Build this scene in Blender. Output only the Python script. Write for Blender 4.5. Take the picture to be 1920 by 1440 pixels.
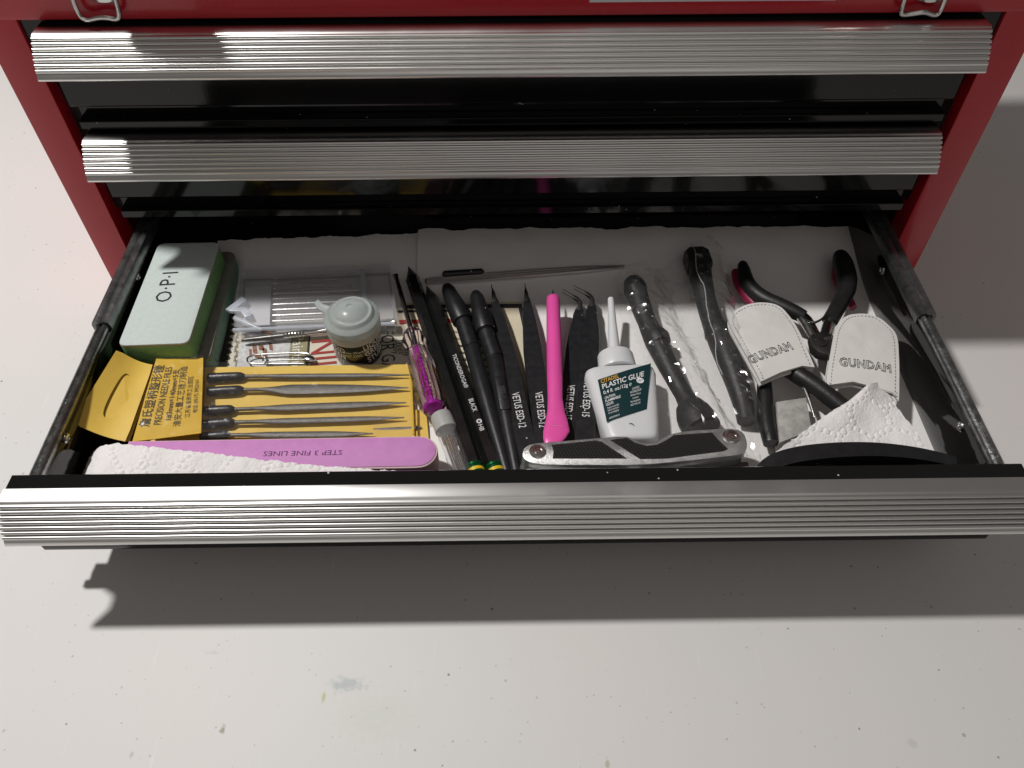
import bpy, math, random
from mathutils import Vector, Matrix, noise
random.seed(7)
S = 0.01                                   # everything below is written in centimetres
for o in list(bpy.data.objects): bpy.data.objects.remove(o)
scn = bpy.context.scene
col = scn.collection

# ------------------------------------------------------------------ camera
CF, CP, CYW, CR = 1484.0, 0.869, 0.0084, -0.0045
CAM = Vector((-0.45, -38.45, 37.5))
fwd = Vector((math.sin(CYW)*math.cos(CP), math.cos(CYW)*math.cos(CP), -math.sin(CP)))
rgt = Vector((math.cos(CYW), -math.sin(CYW), 0)); upv = rgt.cross(fwd)
c_, s_ = math.cos(CR), math.sin(CR)
rgt, upv = c_*rgt + s_*upv, -s_*rgt + c_*upv
cam = bpy.data.objects.new('camera', bpy.data.cameras.new('camera')); col.objects.link(cam)
cam.data.sensor_width = 36; cam.data.lens = CF/1920*36
cam.data.clip_start = 0.01; cam.data.clip_end = 50
m4 = Matrix((rgt, upv, -fwd)).transposed().to_4x4(); m4.translation = CAM*S
cam.matrix_world = m4
scn.camera = cam

# ------------------------------------------------------------------ light
w = bpy.data.worlds.new('World'); scn.world = w; w.use_nodes = True
w.node_tree.nodes['Background'].inputs[0].default_value = (1.0, 0.93, 0.88, 1)
w.node_tree.nodes['Background'].inputs[1].default_value = 0.115
ld = bpy.data.lights.new('lamp', 'POINT'); ld.energy = 62; ld.shadow_soft_size = 0.042
ld.color = (1.0, 0.975, 0.95)
lo = bpy.data.objects.new('lamp', ld); col.objects.link(lo); lo.location = Vector((-63, 7.6, 124))*S
fd_ = bpy.data.lights.new('fill_light', 'AREA'); fd_.shape = 'SQUARE'; fd_.size = 1.5; fd_.energy = 2.3; fd_.color = (1.0, .94, .88)  # added soft fill from the front, lifts the drawer back and the red front
fo = bpy.data.objects.new('fill_light', fd_); col.objects.link(fo); fo.location = (.15, -1.35, 1.55)
fo.rotation_euler = (Vector((0, 0, .1))-fo.location).to_track_quat('-Z', 'Y').to_euler()
scn.view_settings.view_transform = 'Standard'; scn.view_settings.look = 'None'
scn.view_settings.exposure = 0; scn.view_settings.gamma = 1

# ------------------------------------------------------------------ helpers
def P(u, v, z):
    """point of the drawer's plan at height z that was measured at (u, v)"""
    d = (u-960)/CF*rgt + (720-v)/CF*upv + fwd
    return CAM + d*((z-CAM.z)/d.z)

def mat(name, color, rough=.5, metal=0, bump=0, bscale=300, cvar=0, cscale=60, coat=0, trans=0, ior=1.45, sss=0, aniso=0, spec=.5, emit=0):
    m = bpy.data.materials.new(name); m.use_nodes = True
    nt = m.node_tree; b = nt.nodes['Principled BSDF']
    b.inputs['Base Color'].default_value = (*color, 1)
    b.inputs['Roughness'].default_value = rough; b.inputs['Metallic'].default_value = metal
    b.inputs['Coat Weight'].default_value = coat; b.inputs['Coat Roughness'].default_value = .05
    b.inputs['Transmission Weight'].default_value = trans; b.inputs['IOR'].default_value = ior
    b.inputs['Specular IOR Level'].default_value = spec
    if sss:
        b.inputs['Subsurface Weight'].default_value = sss; b.inputs['Subsurface Radius'].default_value = (.004, .004, .004)
        b.inputs['Subsurface Scale'].default_value = 1.0
    tc = nt.nodes.new('ShaderNodeTexCoord')
    if cvar:
        n = nt.nodes.new('ShaderNodeTexNoise'); n.inputs['Scale'].default_value = cscale; n.inputs['Detail'].default_value = 5
        nt.links.new(tc.outputs['Object'], n.inputs['Vector'])
        r = nt.nodes.new('ShaderNodeMapRange'); r.inputs[1].default_value = .3; r.inputs[2].default_value = .7
        r.inputs[3].default_value = 1-cvar; r.inputs[4].default_value = 1+cvar
        nt.links.new(n.outputs[0], r.inputs[0])
        mx = nt.nodes.new('ShaderNodeVectorMath'); mx.operation = 'SCALE'; mx.inputs[0].default_value = color
        nt.links.new(r.outputs[0], mx.inputs['Scale']); nt.links.new(mx.outputs[0], b.inputs['Base Color'])
        r2 = nt.nodes.new('ShaderNodeMapRange'); r2.inputs[3].default_value = max(0.02, rough-.08); r2.inputs[4].default_value = min(1, rough+.08)
        nt.links.new(n.outputs[0], r2.inputs[0]); nt.links.new(r2.outputs[0], b.inputs['Roughness'])
    if bump:
        n = nt.nodes.new('ShaderNodeTexNoise'); n.inputs['Scale'].default_value = bscale; n.inputs['Detail'].default_value = 3
        nt.links.new(tc.outputs['Object'], n.inputs['Vector'])
        bp = nt.nodes.new('ShaderNodeBump'); bp.inputs['Strength'].default_value = bump; bp.inputs['Distance'].default_value = .0006
        nt.links.new(n.outputs[0], bp.inputs['Height']); nt.links.new(bp.outputs[0], b.inputs['Normal'])
    return m

def film(name, tint=(1, 1, 1), milk=.06, rough=.06, gain=1.0, milkcol=(.9, .9, .9)):
    """thin clear plastic sheet: see-through, fresnel gloss, a little milky"""
    m = bpy.data.materials.new(name); m.use_nodes = True; nt = m.node_tree; N = nt.nodes; N.clear()
    out = N.new('ShaderNodeOutputMaterial'); t = N.new('ShaderNodeBsdfTransparent'); t.inputs[0].default_value = (*tint, 1)
    g = N.new('ShaderNodeBsdfGlossy'); g.inputs['Roughness'].default_value = rough; g.inputs[0].default_value = (1, 1, 1, 1)
    d = N.new('ShaderNodeBsdfDiffuse'); d.inputs[0].default_value = (*milkcol, 1)
    f = N.new('ShaderNodeFresnel')
    ge = N.new('ShaderNodeNewGeometry'); io = N.new('ShaderNodeMapRange'); io.inputs[3].default_value = 1.45; io.inputs[4].default_value = 1/1.45
    nt.links.new(ge.outputs['Backfacing'], io.inputs[0]); nt.links.new(io.outputs[0], f.inputs[0])      # same gloss on both sides of the sheet
    mu = N.new('ShaderNodeMath'); mu.operation = 'MULTIPLY'; mu.use_clamp = True; mu.inputs[1].default_value = gain
    nt.links.new(f.outputs[0], mu.inputs[0])
    a = N.new('ShaderNodeMixShader'); a.inputs[0].default_value = milk
    nt.links.new(t.outputs[0], a.inputs[1]); nt.links.new(d.outputs[0], a.inputs[2])
    b = N.new('ShaderNodeMixShader'); nt.links.new(mu.outputs[0], b.inputs[0]); nt.links.new(a.outputs[0], b.inputs[1]); nt.links.new(g.outputs[0], b.inputs[2])
    nt.links.new(b.outputs[0], out.inputs[0]); return m

def dusty(m, scale=220, th=.06, rare=.72, colr=(.45, .44, .42)):
    """scattered lint: tiny pale specks, only in a few cells"""
    nt = m.node_tree; b = nt.nodes['Principled BSDF']; L = nt.links.new; tc = nt.nodes.new('ShaderNodeTexCoord')
    vo = nt.nodes.new('ShaderNodeTexVoronoi'); vo.inputs['Scale'].default_value = scale; L(tc.outputs['Object'], vo.inputs['Vector'])
    sp = nt.nodes.new('ShaderNodeSeparateColor'); L(vo.outputs['Color'], sp.inputs[0])
    g = nt.nodes.new('ShaderNodeMath'); g.operation = 'GREATER_THAN'; g.inputs[1].default_value = rare; L(sp.outputs[0], g.inputs[0])
    t = nt.nodes.new('ShaderNodeMath'); t.operation = 'MULTIPLY'; t.inputs[1].default_value = th*2; L(sp.outputs[1], t.inputs[0])
    l = nt.nodes.new('ShaderNodeMath'); l.operation = 'LESS_THAN'; L(vo.outputs['Distance'], l.inputs[0]); L(t.outputs[0], l.inputs[1])
    q = nt.nodes.new('ShaderNodeMath'); q.operation = 'MULTIPLY'; L(g.outputs[0], q.inputs[0]); L(l.outputs[0], q.inputs[1])
    mx = nt.nodes.new('ShaderNodeMix'); mx.data_type = 'RGBA'; L(q.outputs[0], mx.inputs[0]); mx.inputs[7].default_value = (*colr, 1)
    src = b.inputs['Base Color']
    if src.is_linked: L(src.links[0].from_socket, mx.inputs[6])
    else: mx.inputs[6].default_value = src.default_value
    L(mx.outputs[2], src); return m

class MB:
    def __init__(s): s.v = []; s.f = []
    def add(s, vs, fs):
        n = len(s.v); s.v += [Vector(p) for p in vs]; s.f += [tuple(i+n for i in f) for f in fs]; return s
    def box(s, x0, x1, y0, y1, z0, z1, M=None, bev=0):
        if bev:
            b = bev
            loop = lambda e: [(x0+e+b, y0+e), (x1-e-b, y0+e), (x1-e, y0+e+b), (x1-e, y1-e-b), (x1-e-b, y1-e), (x0+e+b, y1-e), (x0+e, y1-e-b), (x0+e, y0+e+b)]
            return s.stack([(loop(b*.7), z0), (loop(b*.2), z0+b*.3), (loop(0), z0+b), (loop(0), z1-b), (loop(b*.2), z1-b*.3), (loop(b*.7), z1)], M)
        vs = [(x, y, z) for z in (z0, z1) for x, y in ((x0, y0), (x1, y0), (x1, y1), (x0, y1))]
        return s.add([M(*p) for p in vs] if M else vs, [(3, 2, 1, 0), (4, 5, 6, 7), (0, 1, 5, 4), (1, 2, 6, 5), (2, 3, 7, 6), (3, 0, 4, 7)])
    def stack(s, loops, M=None, cap0=True, cap1=True):
        """list of (2D loop, height): a skin over equal-length loops"""
        vs = []; n = len(loops[0][0])
        for lp, z in loops:
            for p in lp: vs.append(M(p[0], p[1], z) if M else (p[0], p[1], z))
        fs = []
        for k in range(len(loops)-1):
            for i in range(n):
                j = (i+1) % n; fs.append((k*n+i, k*n+j, (k+1)*n+j, (k+1)*n+i))
        if cap0: fs.append(tuple(reversed(range(n))))
        if cap1: fs.append(tuple(range((len(loops)-1)*n, len(loops)*n)))
        return s.add(vs, fs)
    def prism(s, outline, z0, z1, M=None, bev=0):
        if not bev: return s.stack([(outline, z0), (outline, z1)], M)
        n = len(outline); cen = Vector((sum(p[0] for p in outline)/n, sum(p[1] for p in outline)/n))
        area = sum(outline[i][0]*outline[(i+1) % n][1]-outline[(i+1) % n][0]*outline[i][1] for i in range(n))
        sg = 1 if area > 0 else -1
        def inset(e):
            r = []
            for i in range(n):
                a, b, c = (Vector(outline[(i+k) % n]) for k in (-1, 0, 1))
                d1 = (b-a); d2 = (c-b)
                d1 = d1.normalized() if d1.length > 1e-9 else d2.normalized(); d2 = d2.normalized() if d2.length > 1e-9 else d1
                nn = Vector((-d1.y-d2.y, d1.x+d2.x))*sg
                nn = nn.normalized() if nn.length > 1e-6 else Vector((0, 0))
                r.append(tuple(b+nn*e))
            return r
        return s.stack([(inset(bev), z0), (inset(bev*.3), z0+bev*.3), (outline, z0+bev), (outline, z1-bev), (inset(bev*.3), z1-bev*.3), (inset(bev), z1)], M)
    def tube(s, pts, r, n=12, flat=1.0, up=(0, 0, 1), caps=True, phase=0):
        """round (or flattened) bar along a polyline, radius per point"""
        pts = [Vector(p) for p in pts]; R = r if hasattr(r, '__len__') else [r]*len(pts)
        vs = []; up = Vector(up)
        for i, p in enumerate(pts):
            t = (pts[min(i+1, len(pts)-1)]-pts[max(i-1, 0)])
            t = t.normalized() if t.length > 1e-9 else Vector((1, 0, 0))
            a = t.cross(up); a = a.normalized() if a.length > 1e-6 else Vector((1, 0, 0)); b = a.cross(t).normalized()
            rr = R[i]; ra, rb = rr if hasattr(rr, '__len__') else (rr, rr*flat)
            for k in range(n):
                q = 2*math.pi*k/n + phase; vs.append(p + a*math.cos(q)*ra + b*math.sin(q)*rb)
        fs = []
        for i in range(len(pts)-1):
            for k in range(n):
                j = (k+1) % n; fs.append((i*n+j, i*n+k, (i+1)*n+k, (i+1)*n+j))
        if caps: fs.append(tuple(range(n))); fs.append(tuple(reversed(range((len(pts)-1)*n, len(pts)*n))))
        return s.add(vs, fs)
    def lathe(s, prof, cen, n=32, M=None):
        vs = []; c = Vector(cen)
        for r, z in prof:
            for k in range(n):
                q = 2*math.pi*k/n; p = (r*math.cos(q), r*math.sin(q), z); vs.append(M(*p) if M else c+Vector(p))
        fs = [(i*n+k, i*n+(k+1) % n, (i+1)*n+(k+1) % n, (i+1)*n+k) for i in range(len(prof)-1) for k in range(n)]
        fs.append(tuple(reversed(range(n)))); fs.append(tuple(range((len(prof)-1)*n, len(prof)*n)))
        return s.add(vs, fs)
    def grid(s, nu, nv, fn, thick=0):
        vs = [Vector(fn(i/nu, j/nv)) for j in range(nv+1) for i in range(nu+1)]
        fs = [(j*(nu+1)+i, j*(nu+1)+i+1, (j+1)*(nu+1)+i+1, (j+1)*(nu+1)+i) for j in range(nv) for i in range(nu)]
        if thick:
            k = len(vs); low = [p-Vector((0, 0, thick)) for p in vs]
            fs2 = [tuple(reversed([a+k for a in f])) for f in fs]
            rim = [i for i in range(nu+1)]+[j*(nu+1)+nu for j in range(1, nv+1)]+[nv*(nu+1)+i for i in range(nu-1, -1, -1)]+[j*(nu+1) for j in range(nv-1, 0, -1)]
            side = [(rim[i], rim[i]+k, rim[(i+1) % len(rim)]+k, rim[(i+1) % len(rim)]) for i in range(len(rim))]
            vs = vs+low; fs = fs+fs2+side
        return s.add(vs, fs)

ORG = {}
def obj(name, mb, m, parent=None, label=None, cat=None, group=None, kind=None, smooth=35, base=None):
    me = bpy.data.meshes.new(name)
    if parent is not None: org = ORG[parent.name]
    else:
        if base is None:
            n = len(mb.v); base = Vector((sum(p.x for p in mb.v)/n, sum(p.y for p in mb.v)/n, min(p.z for p in mb.v)))
        org = Vector(base)
    me.from_pydata([tuple((p-org)*S) for p in mb.v], [], mb.f); me.update()
    import bmesh
    bm = bmesh.new(); bm.from_mesh(me); bmesh.ops.recalc_face_normals(bm, faces=bm.faces); bm.to_mesh(me); bm.free()
    if smooth:
        for p in me.polygons: p.use_smooth = True
        me.set_sharp_from_angle(angle=math.radians(smooth))
    me.materials.append(m)
    o = bpy.data.objects.new(name, me); col.objects.link(o)
    if parent is not None: o.parent = parent
    else: o.location = org*S
    ORG[o.name] = org
    tag(o, label, cat, group, kind); return o
def tag(o, label=None, cat=None, group=None, kind=None):
    for k, x in (('label', label), ('category', cat), ('group', group), ('kind', kind)):
        if x: o[k] = x
def thing(name, base, label, cat, group=None):
    o = bpy.data.objects.new(name, None); col.objects.link(o); o.empty_display_size = .01
    o.location = Vector(base)*S; ORG[o.name] = Vector(base); tag(o, label, cat, group); return o
def frame(p0, p1, up=(0, 0, 1)):
    """local (along, across-left, up) -> world, starting at p0 towards p1"""
    p0 = Vector(p0); x = (Vector(p1)-p0).normalized(); u = Vector(up); y = u.cross(x).normalized(); z = x.cross(y)
    return lambda a, b, c=0: p0 + x*a + y*b + z*c
def lettering(txt, size, M, m, parent, align='CENTER', squeeze=1.0, off=0, name='lettering', spacing=1.0, bold=0, fit=None, outline=0):
    cu = bpy.data.curves.new(name, 'FONT'); cu.body = txt; cu.size = size; cu.align_x = align; cu.align_y = 'CENTER'
    cu.resolution_u = 2; cu.offset = off+bold; cu.fill_mode = 'NONE' if outline else 'FRONT'; cu.bevel_depth = outline; cu.bevel_resolution = 0; cu.space_character = spacing
    t = bpy.data.objects.new('tmp', cu); col.objects.link(t)
    dg = bpy.context.evaluated_depsgraph_get(); me = bpy.data.meshes.new_from_object(t.evaluated_get(dg))
    if fit and len(me.vertices):
        xs = [v.co.x for v in me.vertices]; squeeze = fit/(max(xs)-min(xs))
    mb = MB(); mb.add([M(v.co.x*squeeze, v.co.y, 0)+Vector((0, 0, v.co.z)) for v in me.vertices], [tuple(p.vertices) for p in me.polygons])
    bpy.data.objects.remove(t); bpy.data.meshes.remove(me)
    return obj(name, mb, m, parent, smooth=0) if mb.f else None
def loopin(pts, e):
    n = len(pts); a = sum(pts[i][0]*pts[(i+1) % n][1]-pts[(i+1) % n][0]*pts[i][1] for i in range(n)); sg = 1 if a > 0 else -1; r = []
    for i in range(n):
        p, q, t = (Vector(pts[(i+k) % n][:2]) for k in (-1, 0, 1)); d1 = (q-p).normalized(); d2 = (t-q).normalized()
        nn = (Vector((-d1.y-d2.y, d1.x+d2.x))*sg).normalized(); r.append(tuple(q+nn*e))
    return r
def smoothloop(pts, k=2):
    pts = [Vector(p) for p in pts]
    for _ in range(k):
        q = []
        for i in range(len(pts)):
            a, b = pts[i], pts[(i+1) % len(pts)]; q += [a*.75+b*.25, a*.25+b*.75]
        pts = q
    return pts
def spline(pts, k=2):
    pts = [Vector(p) for p in pts]
    for _ in range(k):
        q = [pts[0]]
        for a, b in zip(pts, pts[1:]): q += [a*.75+b*.25, a*.25+b*.75]
        q.append(pts[-1]); pts = q
    return pts
def nz(x, y, z=0, s=1.0): return noise.noise(Vector((x*s, y*s, z*s)))
def plan(pts, z): return [P(u, v, z)[:2] for u, v in pts]

# ------------------------------------------------------------------ materials
def table_material():
    m = mat('white_plastic_table', (.68, .655, .63), .55)
    nt = m.node_tree; b = nt.nodes['Principled BSDF']; tc = nt.nodes.new('ShaderNodeTexCoord')
    def node(t, **k):
        n = nt.nodes.new(t)
        for a, x in k.items(): setattr(n, a, x)
        return n
    L = nt.links.new
    big = node('ShaderNodeTexNoise'); big.inputs['Scale'].default_value = 4; big.inputs['Detail'].default_value = 3; L(tc.outputs['Object'], big.inputs[0])
    cr = node('ShaderNodeValToRGB'); cr.color_ramp.elements[0].position = .38; cr.color_ramp.elements[0].color = (.675, .67, .655, 1)
    cr.color_ramp.elements[1].position = .64; cr.color_ramp.elements[1].color = (.71, .68, .665, 1); L(big.outputs[0], cr.inputs[0])
    last = cr.outputs[0]
    # grey specks of two sizes, faint streaks, and dust scratches
    for sc, th, colr, amt, rnd in ((150, .075, (.20, .20, .21), .9, 1.0), (70, .045, (.16, .16, .16), .8, 1.0), (260, .10, (.40, .39, .38), .8, 1.0)):
        vo = node('ShaderNodeTexVoronoi'); vo.inputs['Scale'].default_value = sc; L(tc.outputs['Object'], vo.inputs['Vector'])
        sep = node('ShaderNodeSeparateColor'); L(vo.outputs['Color'], sep.inputs[0])
        th_ = node('ShaderNodeMath', operation='MULTIPLY'); th_.inputs[1].default_value = th*2.4; L(sep.outputs[0], th_.inputs[0])
        sub = node('ShaderNodeMath', operation='SUBTRACT'); sub.inputs[1].default_value = th*.9; L(th_.outputs[0], sub.inputs[0])
        lt = node('ShaderNodeMath', operation='LESS_THAN'); L(vo.outputs['Distance'], lt.inputs[0]); L(sub.outputs[0], lt.inputs[1])
        am = node('ShaderNodeMath', operation='MULTIPLY'); L(lt.outputs[0], am.inputs[0])
        L(sep.outputs[1], am.inputs[1])
        a2 = node('ShaderNodeMath', operation='MULTIPLY'); a2.inputs[1].default_value = amt; L(am.outputs[0], a2.inputs[0])
        mx = node('ShaderNodeMix', data_type='RGBA'); L(a2.outputs[0], mx.inputs[0]); L(last, mx.inputs[6]); mx.inputs[7].default_value = (*colr, 1); last = mx.outputs[2]
    mp = node('ShaderNodeMapping'); mp.inputs['Scale'].default_value = (420, 30, 1); mp.inputs['Rotation'].default_value = (0, 0, .1); L(tc.outputs['Object'], mp.inputs[0])
    st = node('ShaderNodeTexNoise'); st.inputs['Scale'].default_value = 1; st.inputs['Detail'].default_value = 4; L(mp.outputs[0], st.inputs[0])
    sr = node('ShaderNodeMapRange'); sr.inputs[1].default_value = .64; sr.inputs[2].default_value = .8; sr.inputs[3].default_value = 0; sr.inputs[4].default_value = .55; L(st.outputs[0], sr.inputs[0])
    mx = node('ShaderNodeMix', data_type='RGBA'); L(sr.outputs[0], mx.inputs[0]); L(last, mx.inputs[6]); mx.inputs[7].default_value = (.78, .77, .75, 1); last = mx.outputs[2]
    # dried paint smears, each a soft spot broken up by stretched noise
    for (x, y, rx, ry, colr, amt) in STAINS:
        sp = node('ShaderNodeVectorMath', operation='SUBTRACT'); sp.inputs[1].default_value = (x*S, y*S, 0); L(tc.outputs['Object'], sp.inputs[0])
        dv = node('ShaderNodeVectorMath', operation='MULTIPLY'); dv.inputs[1].default_value = (1/(rx*S), 1/(ry*S), 0); L(sp.outputs[0], dv.inputs[0])
        ln = node('ShaderNodeVectorMath', operation='LENGTH'); L(dv.outputs[0], ln.inputs[0])
        n2 = node('ShaderNodeTexNoise'); n2.inputs['Scale'].default_value = 330; n2.inputs['Detail'].default_value = 4; L(tc.outputs['Object'], n2.inputs[0])
        n3 = node('ShaderNodeMath', operation='MULTIPLY_ADD'); n3.inputs[1].default_value = 2.2; n3.inputs[2].default_value = -1.1; L(n2.outputs[0], n3.inputs[0])
        ad = node('ShaderNodeMath', operation='ADD'); L(ln.outputs['Value'], ad.inputs[0]); L(n3.outputs[0], ad.inputs[1])
        mr = node('ShaderNodeMapRange'); mr.inputs[1].default_value = .9; mr.inputs[2].default_value = .3; mr.inputs[3].default_value = 0; mr.inputs[4].default_value = amt; L(ad.outputs[0], mr.inputs[0])
        mx = node('ShaderNodeMix', data_type='RGBA'); L(mr.outputs[0], mx.inputs[0]); L(last, mx.inputs[6]); mx.inputs[7].default_value = (*colr, 1); last = mx.outputs[2]
    L(last, b.inputs['Base Color'])
    bn = node('ShaderNodeTexNoise'); bn.inputs['Scale'].default_value = 900; bn.inputs['Detail'].default_value = 2; L(tc.outputs['Object'], bn.inputs[0])
    bp = node('ShaderNodeBump'); bp.inputs['Strength'].default_value = .03; bp.inputs['Distance'].default_value = .0003; L(bn.outputs[0], bp.inputs['Height']); L(bp.outputs[0], b.inputs['Normal'])
    return m

def px_stain(u, v, rx, ry, c, a):
    p = P(u, v, 0); return (p.x, p.y, rx, ry, c, a)
STAINS = [px_stain(650, 1283, 1.1, .45, (.34, .40, .41), .55), px_stain(607, 1307, .12, .3, (.45, .45, .12), .8), px_stain(418, 1368, .14, .32, (.30, .26, .17), .85),
          px_stain(247, 1415, .12, .2, (.4, .4, .4), .6), px_stain(1712, 1396, .3, .3, (.5, .5, .49), .45), px_stain(700, 1345, 2.2, 1.4, (.58, .63, .52), .35),
          px_stain(1139, 1430, .15, .3, (.38, .34, .22), .6), px_stain(400, 1224, .5, .12, (.5, .5, .5), .4)]
M_TABLE = table_material()
M_RED = mat('red_enamel', (.52, .009, .022), .26, coat=.3, bump=.25, bscale=160, cvar=.05, cscale=12)
M_BLACK = mat('gloss_black_enamel', (.006, .006, .006), .09, bump=.02, bscale=300)
M_WALL = mat('deep_gloss_black', (.005, .005, .005), .07, coat=.35, spec=.5, bump=.02, bscale=200)
M_RIM = mat('worn_black_steel', (.16, .165, .165), .30, metal=.85, bump=.25, bscale=700, cvar=.3, cscale=220)
M_ZINC = mat('zinc_rail', (.26, .27, .265), .26, metal=.9, bump=.3, bscale=500, cvar=.35, cscale=150)
def alu_material():
    m = mat('ribbed_aluminium', (.74, .735, .72), .3, metal=1)
    nt = m.node_tree; b = nt.nodes['Principled BSDF']; tc = nt.nodes.new('ShaderNodeTexCoord')
    mp = nt.nodes.new('ShaderNodeMapping'); mp.inputs['Scale'].default_value = (25, 1800, 1800); nt.links.new(tc.outputs['Object'], mp.inputs[0])
    n = nt.nodes.new('ShaderNodeTexNoise'); n.inputs['Scale'].default_value = 1; n.inputs['Detail'].default_value = 3; nt.links.new(mp.outputs[0], n.inputs[0])
    r = nt.nodes.new('ShaderNodeMapRange'); r.inputs[3].default_value = .30; r.inputs[4].default_value = .30; nt.links.new(n.outputs[0], r.inputs[0]); nt.links.new(r.outputs[0], b.inputs['Roughness'])
    bp = nt.nodes.new('ShaderNodeBump'); sm = nt.nodes.new('ShaderNodeTexNoise'); sm.inputs['Scale'].default_value = 30; sm.inputs['Detail'].default_value = 6; nt.links.new(tc.outputs['Object'], sm.inputs[0])
    sr = nt.nodes.new('ShaderNodeMapRange'); sr.inputs[1].default_value = .5; sr.inputs[2].default_value = .75; sr.inputs[3].default_value = 0; sr.inputs[4].default_value = .07; nt.links.new(sm.outputs[0], sr.inputs[0])
    ad = nt.nodes.new('ShaderNodeMath'); nt.links.new(r.outputs[0], ad.inputs[0]); nt.links.new(sr.outputs[0], ad.inputs[1]); nt.links.new(ad.outputs[0], b.inputs['Roughness']); bp.inputs['Strength'].default_value = 0
    return m
M_ALU = alu_material()
M_STEEL = mat('bright_steel', (.62, .61, .59), .2, metal=1, bump=.08, bscale=600)
M_DSTEEL = mat('dark_steel', (.16, .155, .15), .38, metal=.9, bump=.2, bscale=900, cvar=.2, cscale=200)
M_CAST = mat('cast_aluminium', (.62, .62, .61), .36, metal=.85, bump=.5, bscale=1500, cvar=.12, cscale=300)
M_PAPER = mat('white_paper', (.84, .82, .80), .9, bump=.25, bscale=700)
M_TOWEL = mat('paper_towel', (.80, .775, .77), .95, bump=.7, bscale=700)
M_PLASTBLK = mat('black_plastic', (.011, .011, .012), .42, bump=.12, bscale=900, cvar=.2, cscale=200)
M_RUBBER = mat('black_rubber', (.014, .014, .014), .5, bump=.25, bscale=500, cvar=.25, cscale=150)
M_SATIN = mat('satin_black_coat', (.016, .016, .018), .36, bump=.1, bscale=1200, cvar=.2, cscale=250)
M_INK = mat('black_ink', (.018, .018, .02), .7)
M_WHITEINK = mat('white_ink', (.72, .72, .72), .6)
M_REDINK = mat('red_ink', (.36, .035, .03), .7)

for m_ in (M_BLACK, M_PLASTBLK, M_SATIN, M_RUBBER): dusty(m_)
# ------------------------------------------------------------------ table
mb = MB()
X0, X1, Y0, Y1 = -75, 75, -62, 70
nx, ny = 30, 26
mb.box(X0, X1, Y0, Y1, -4.5, 0, bev=.6)
obj('table', mb, M_TABLE, label=None, kind='structure', base=(0, 0, 0))

# ------------------------------------------------------------------ tool chest
chest = thing('tool_chest', (0, 0, 0), 'red steel tool chest with ribbed aluminium drawer pulls, its bottom drawer open', 'tool chest')
W, FI, DEP, TOP = 26.0, 24.05, 21.5, 28.5
mb = MB()                                   # shell: sides, back, top, bottom and the two front flanges with an inner return
t = .14
mb.box(-W, -W+t, .12, DEP, .3, TOP-.3); mb.box(W-t, W, .12, DEP, .3, TOP-.3)
mb.box(-W+t, W-t, DEP-t, DEP, .3, TOP-.3); mb.box(-W+t, W-t, .3, DEP-t, .3, .44)
for s in (-1, 1):
    out = [(s*W, .12), (s*(W-.06), .03), (s*(W-.14), 0), (s*(FI+.1), 0), (s*(FI+.02), .03), (s*FI, .1), (s*FI, 1.6), (s*(FI+.12), 1.6), (s*(FI+.12), .16), (s*(W-.14), .16)]
    mb.stack([(out, .3), (out, 19.7)])
obj('body', mb, M_RED, chest)
mb = MB(); mb.box(-W+.02, W-.02, -.12, DEP-.1, 19.62, TOP, bev=.35); lid = obj('top_box', mb, M_RED, chest)
mb = MB(); mb.box(-FI-.1, FI+.1, .22, .34, 17.0, 19.6); mb.box(-25.7, 25.7, .95, 1.05, 7.9, 19.6); mb.box(-25.7, 25.7, 6.0, 6.1, .5, 7.9); obj('inner_wall', mb, M_BLACK, chest)
# printed plate at the upper edge
pl, pr = P(1105, 3, 20), P(1565, 1, 20)
k = lambda u, v: CAM + ((u-960)/CF*rgt+(720-v)/CF*upv+fwd)*((-.14-CAM.y)/((u-960)/CF*rgt+(720-v)/CF*upv+fwd).y)
a, b = k(1105, 4), k(1566, 2)
mb = MB(); mb.box(a.x, b.x, -.17, -.125, a.z, a.z+3.0); obj('name_plate', mb, mat('silver_plate', (.62, .62, .64), .35, metal=.4), lid)
# latches
for s, (u0, pts) in enumerate(((185, [(133, -12), (148, 30), (163, 38), (185, 33), (200, 33), (219, 37), (225, 28), (213, -12)]),
                               (1735, [(1700, -12), (1689, 20), (1691, 28), (1712, 26), (1735, 22), (1752, 29), (1762, 25), (1776, -12)]))):
    la = obj('latch', MB().lathe([(1.0, .1), (1.05, .16), (1.0, .2), (.7, .24), (.3, .26)], (0, 0, 0), 28, (lambda c: (lambda x, y, z: Vector((c.x+x, -.12-z, c.z+.55+y*.8))))(k(u0+10, -8))), M_STEEL, chest)
    c2 = k(u0+10, -8); obj('shadow_lever', MB().box(c2.x-1.5, c2.x+1.5, -1.25, -.13, 24.6, 28.0, bev=.25), M_STEEL, la)  # unseen block added above the view to cast shade on the top pull
    kk = lambda u, v: CAM + ((u-960)/CF*rgt+(720-v)/CF*upv+fwd)*((-.55-CAM.y)/((u-960)/CF*rgt+(720-v)/CF*upv+fwd).y)
    obj('wire_loop', MB().tube(spline([kk(*p) for p in pts], 2), .115, 10, up=(0, 1, 0)), M_STEEL, la)
    for dx in (-1.2, 1.2):
        c = k(u0+10, -14); obj('rivet', MB().lathe([(.14, 0), (.14, .05), (.06, .1)], (0, 0, 0), 14, lambda x, y, z: Vector((c.x+dx+x, -.125-z, c.z+.6+y))), M_STEEL, la)

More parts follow.
